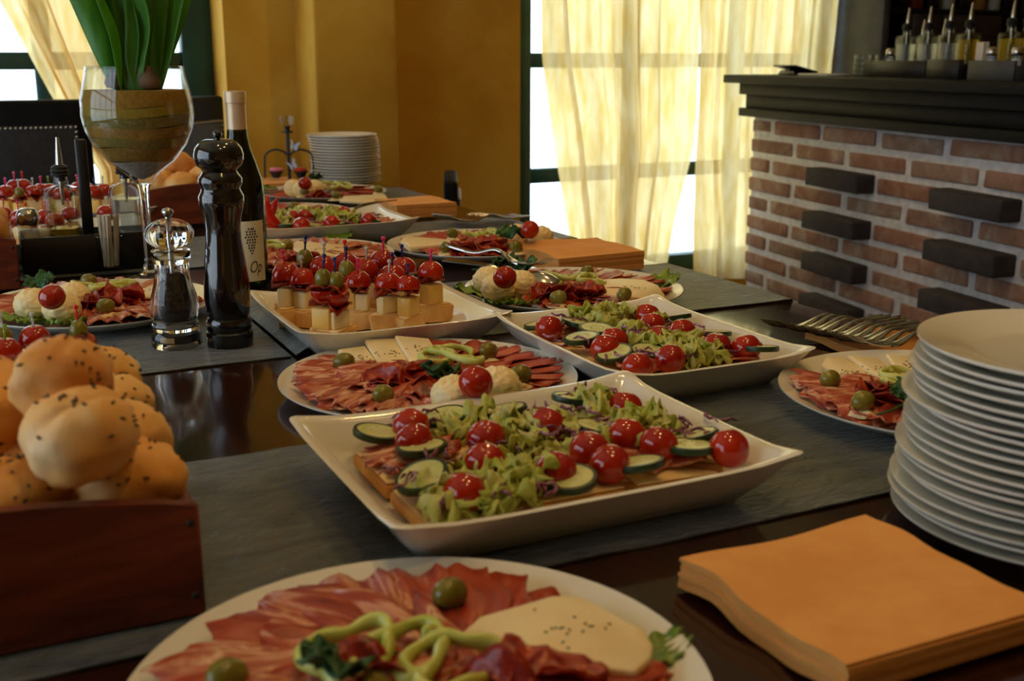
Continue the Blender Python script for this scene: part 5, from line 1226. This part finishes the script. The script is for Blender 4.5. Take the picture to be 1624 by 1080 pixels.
# ------------------------------------------------------------------ things on the bar
ZT = 1.035
caddy((2.9596, 2.9945, 1.035), BA, .355, .085, .056, 'caddy_black', 'black caddy left of the others on the bar top', 0, 4, .036)
caddy((2.8466, 2.6658, 1.035), BA, .155, .085, .060, 'caddy_black', 'plain black caddy in the middle of the bar top', 0, 2, .036)
caddy((2.8122, 2.4489, 1.035), BA, .20, .085, .058, 'caddy_grey', 'grey caddy at the right end of the bar top', 0, 2, .036)
for p, liq, lab in (((2.9585, 2.9875, 1.0719999999999998), cr_vin, 'cruet of clear vinegar leftmost on the bar'), ((2.9402, 2.8724, 1.0719999999999998), cr_vin, 'cruet of clear vinegar second from left on the bar'), ((2.8519, 2.699, 1.0719999999999998), cr_vin, 'cruet of clear vinegar at the left of the plain black bar caddy'),
                    ((2.8373, 2.607, 1.0719999999999998), cr_oil, 'cruet of yellow oil in the plain black bar caddy'), ((2.8201, 2.4353, 1.0719999999999998), cr_oil, 'cruet of yellow oil in the grey bar caddy'), ((2.8216, 2.3806, 1.0719999999999998), cr_oil, 'cruet of yellow oil cut by the right picture edge'),
                    ((3.041, 2.9969, 1.035), cr_oil, 'cruet of yellow oil behind the vinegar on the bar'), ((3.0234, 2.8861, 1.035), cr_oil, 'cruet of yellow oil behind the plain black bar caddy')):
    cruet(p, BA, liq, lab, 1.12, 'cruets on the bar')
for px_, lab in (((2.9714, 3.0692, 1.0719999999999998), 'salt shaker in the left bar caddy'), ((2.8199, 2.4973, 1.0719999999999998), 'salt shaker left in the grey bar caddy'), ((2.7738, 2.3664, 1.0719999999999998), 'salt shaker right in the grey bar caddy')): shaker(px_, lab, 'salt shakers on the bar')
pk = ob('toothpick_bundle', me('toothpick_bundle', join(*[xf(bbox(-.003, .003, -.003, .003, 0, .075, .001), ((k % 4 - 1.5) * .0085, (k // 4 - 1) * .0085, 0)) for k in range(12)]), 'stick_wood'), None, (2.8269, 2.5415, 1.0719999999999998), (0, 0, BA)); tag(pk, 'bundle of white toothpick sachets in the grey bar caddy', 'toothpicks', kind='stuff')
tumbler_me = me('ashtray', lathe([(0, 0), (.036, 0), (.040, .003), (.041, .008), (.039, .012), (.041, .016), (.0415, .021), (.037, .021), (.035, .008), (0, .008)], 32), 'glass', ang=60)
for px_, y_, n_ in ((1368, .14, 4), (1392, .26, 4)):
    p = (2.9702, 3.1893, 1.035) if px_ == 1368 else (3.078, 3.23, 1.035)
    for k in range(n_):
        o = ob('glass_dish', tumbler_me, None, (p[0], p[1], ZT + k * .0185)); member(o, 'dish%d' % px_, 'ribbed glass dish', 'in the front stack on the bar' if px_ == 1368 else 'in the rear stack on the bar', 'glass dish', 'z')
tb = tag(empty('card_terminal', (2.9947, 3.5986, 1.035), BA), 'small black card terminal on the left end of the bar', 'card terminal')
ob('stand', me('stand', prism([(-.07, 0), (.07, 0), (.05, .018), (-.05, .018)], -.04, .04, .002, 1), 'screen_black'), tb, (0, 0, 0), (R(90), 0, 0))
ob('screen', me('screen', bbox(-.085, .085, -.06, .045, .018, .026, .003), 'screen_black'), tb, (0, 0, 0), (R(-14), 0, 0))
nb = ob('notepad', me('notepad', bbox(-.10, .10, -.05, .05, 0, .008, .002), 'paper'), None, (2.9629, 3.3981, 1.035), (0, 0, BA)); tag(nb, 'thin notepad between terminal and glass dishes on the bar', 'notepad')
# bottles on the shelf behind the bar
sb = me('glass_body', lathe([(0, 0), (.034, 0), (.036, .003), (.036, .16), (.030, .19), (.014, .21), (.013, .27), (0, .27)], 24), 'bottle_glass', ang=60)
spirits = {c: plain('spirit_' + c, S(*v), rough=.15, coat=.3) for c, v in (('dark', (28, 22, 20)), ('pale', (170, 165, 150)), ('red', (110, 40, 24)), ('amber', (150, 100, 34)))}
lb = {c: me('bottle', lathe([(0, 0), (.034, 0), (.036, .003), (.036, .16), (.030, .19), (.014, .21), (.013, .27), (.015, .272), (.015, .285), (0, .286)], 24), 'spirit_' + c, ang=60) for c in spirits}
for k, c in enumerate(('dark', 'red', 'dark', 'pale', 'dark', 'amber', 'pale', 'dark')):
    o = ob('spirit_bottle', lb[c], None, (3.80 + k * .095, 3.90, 1.311)); member(o, 'spirit', 'spirit bottle', 'on the dark shelf behind the bar', 'bottle')

finish_sets()
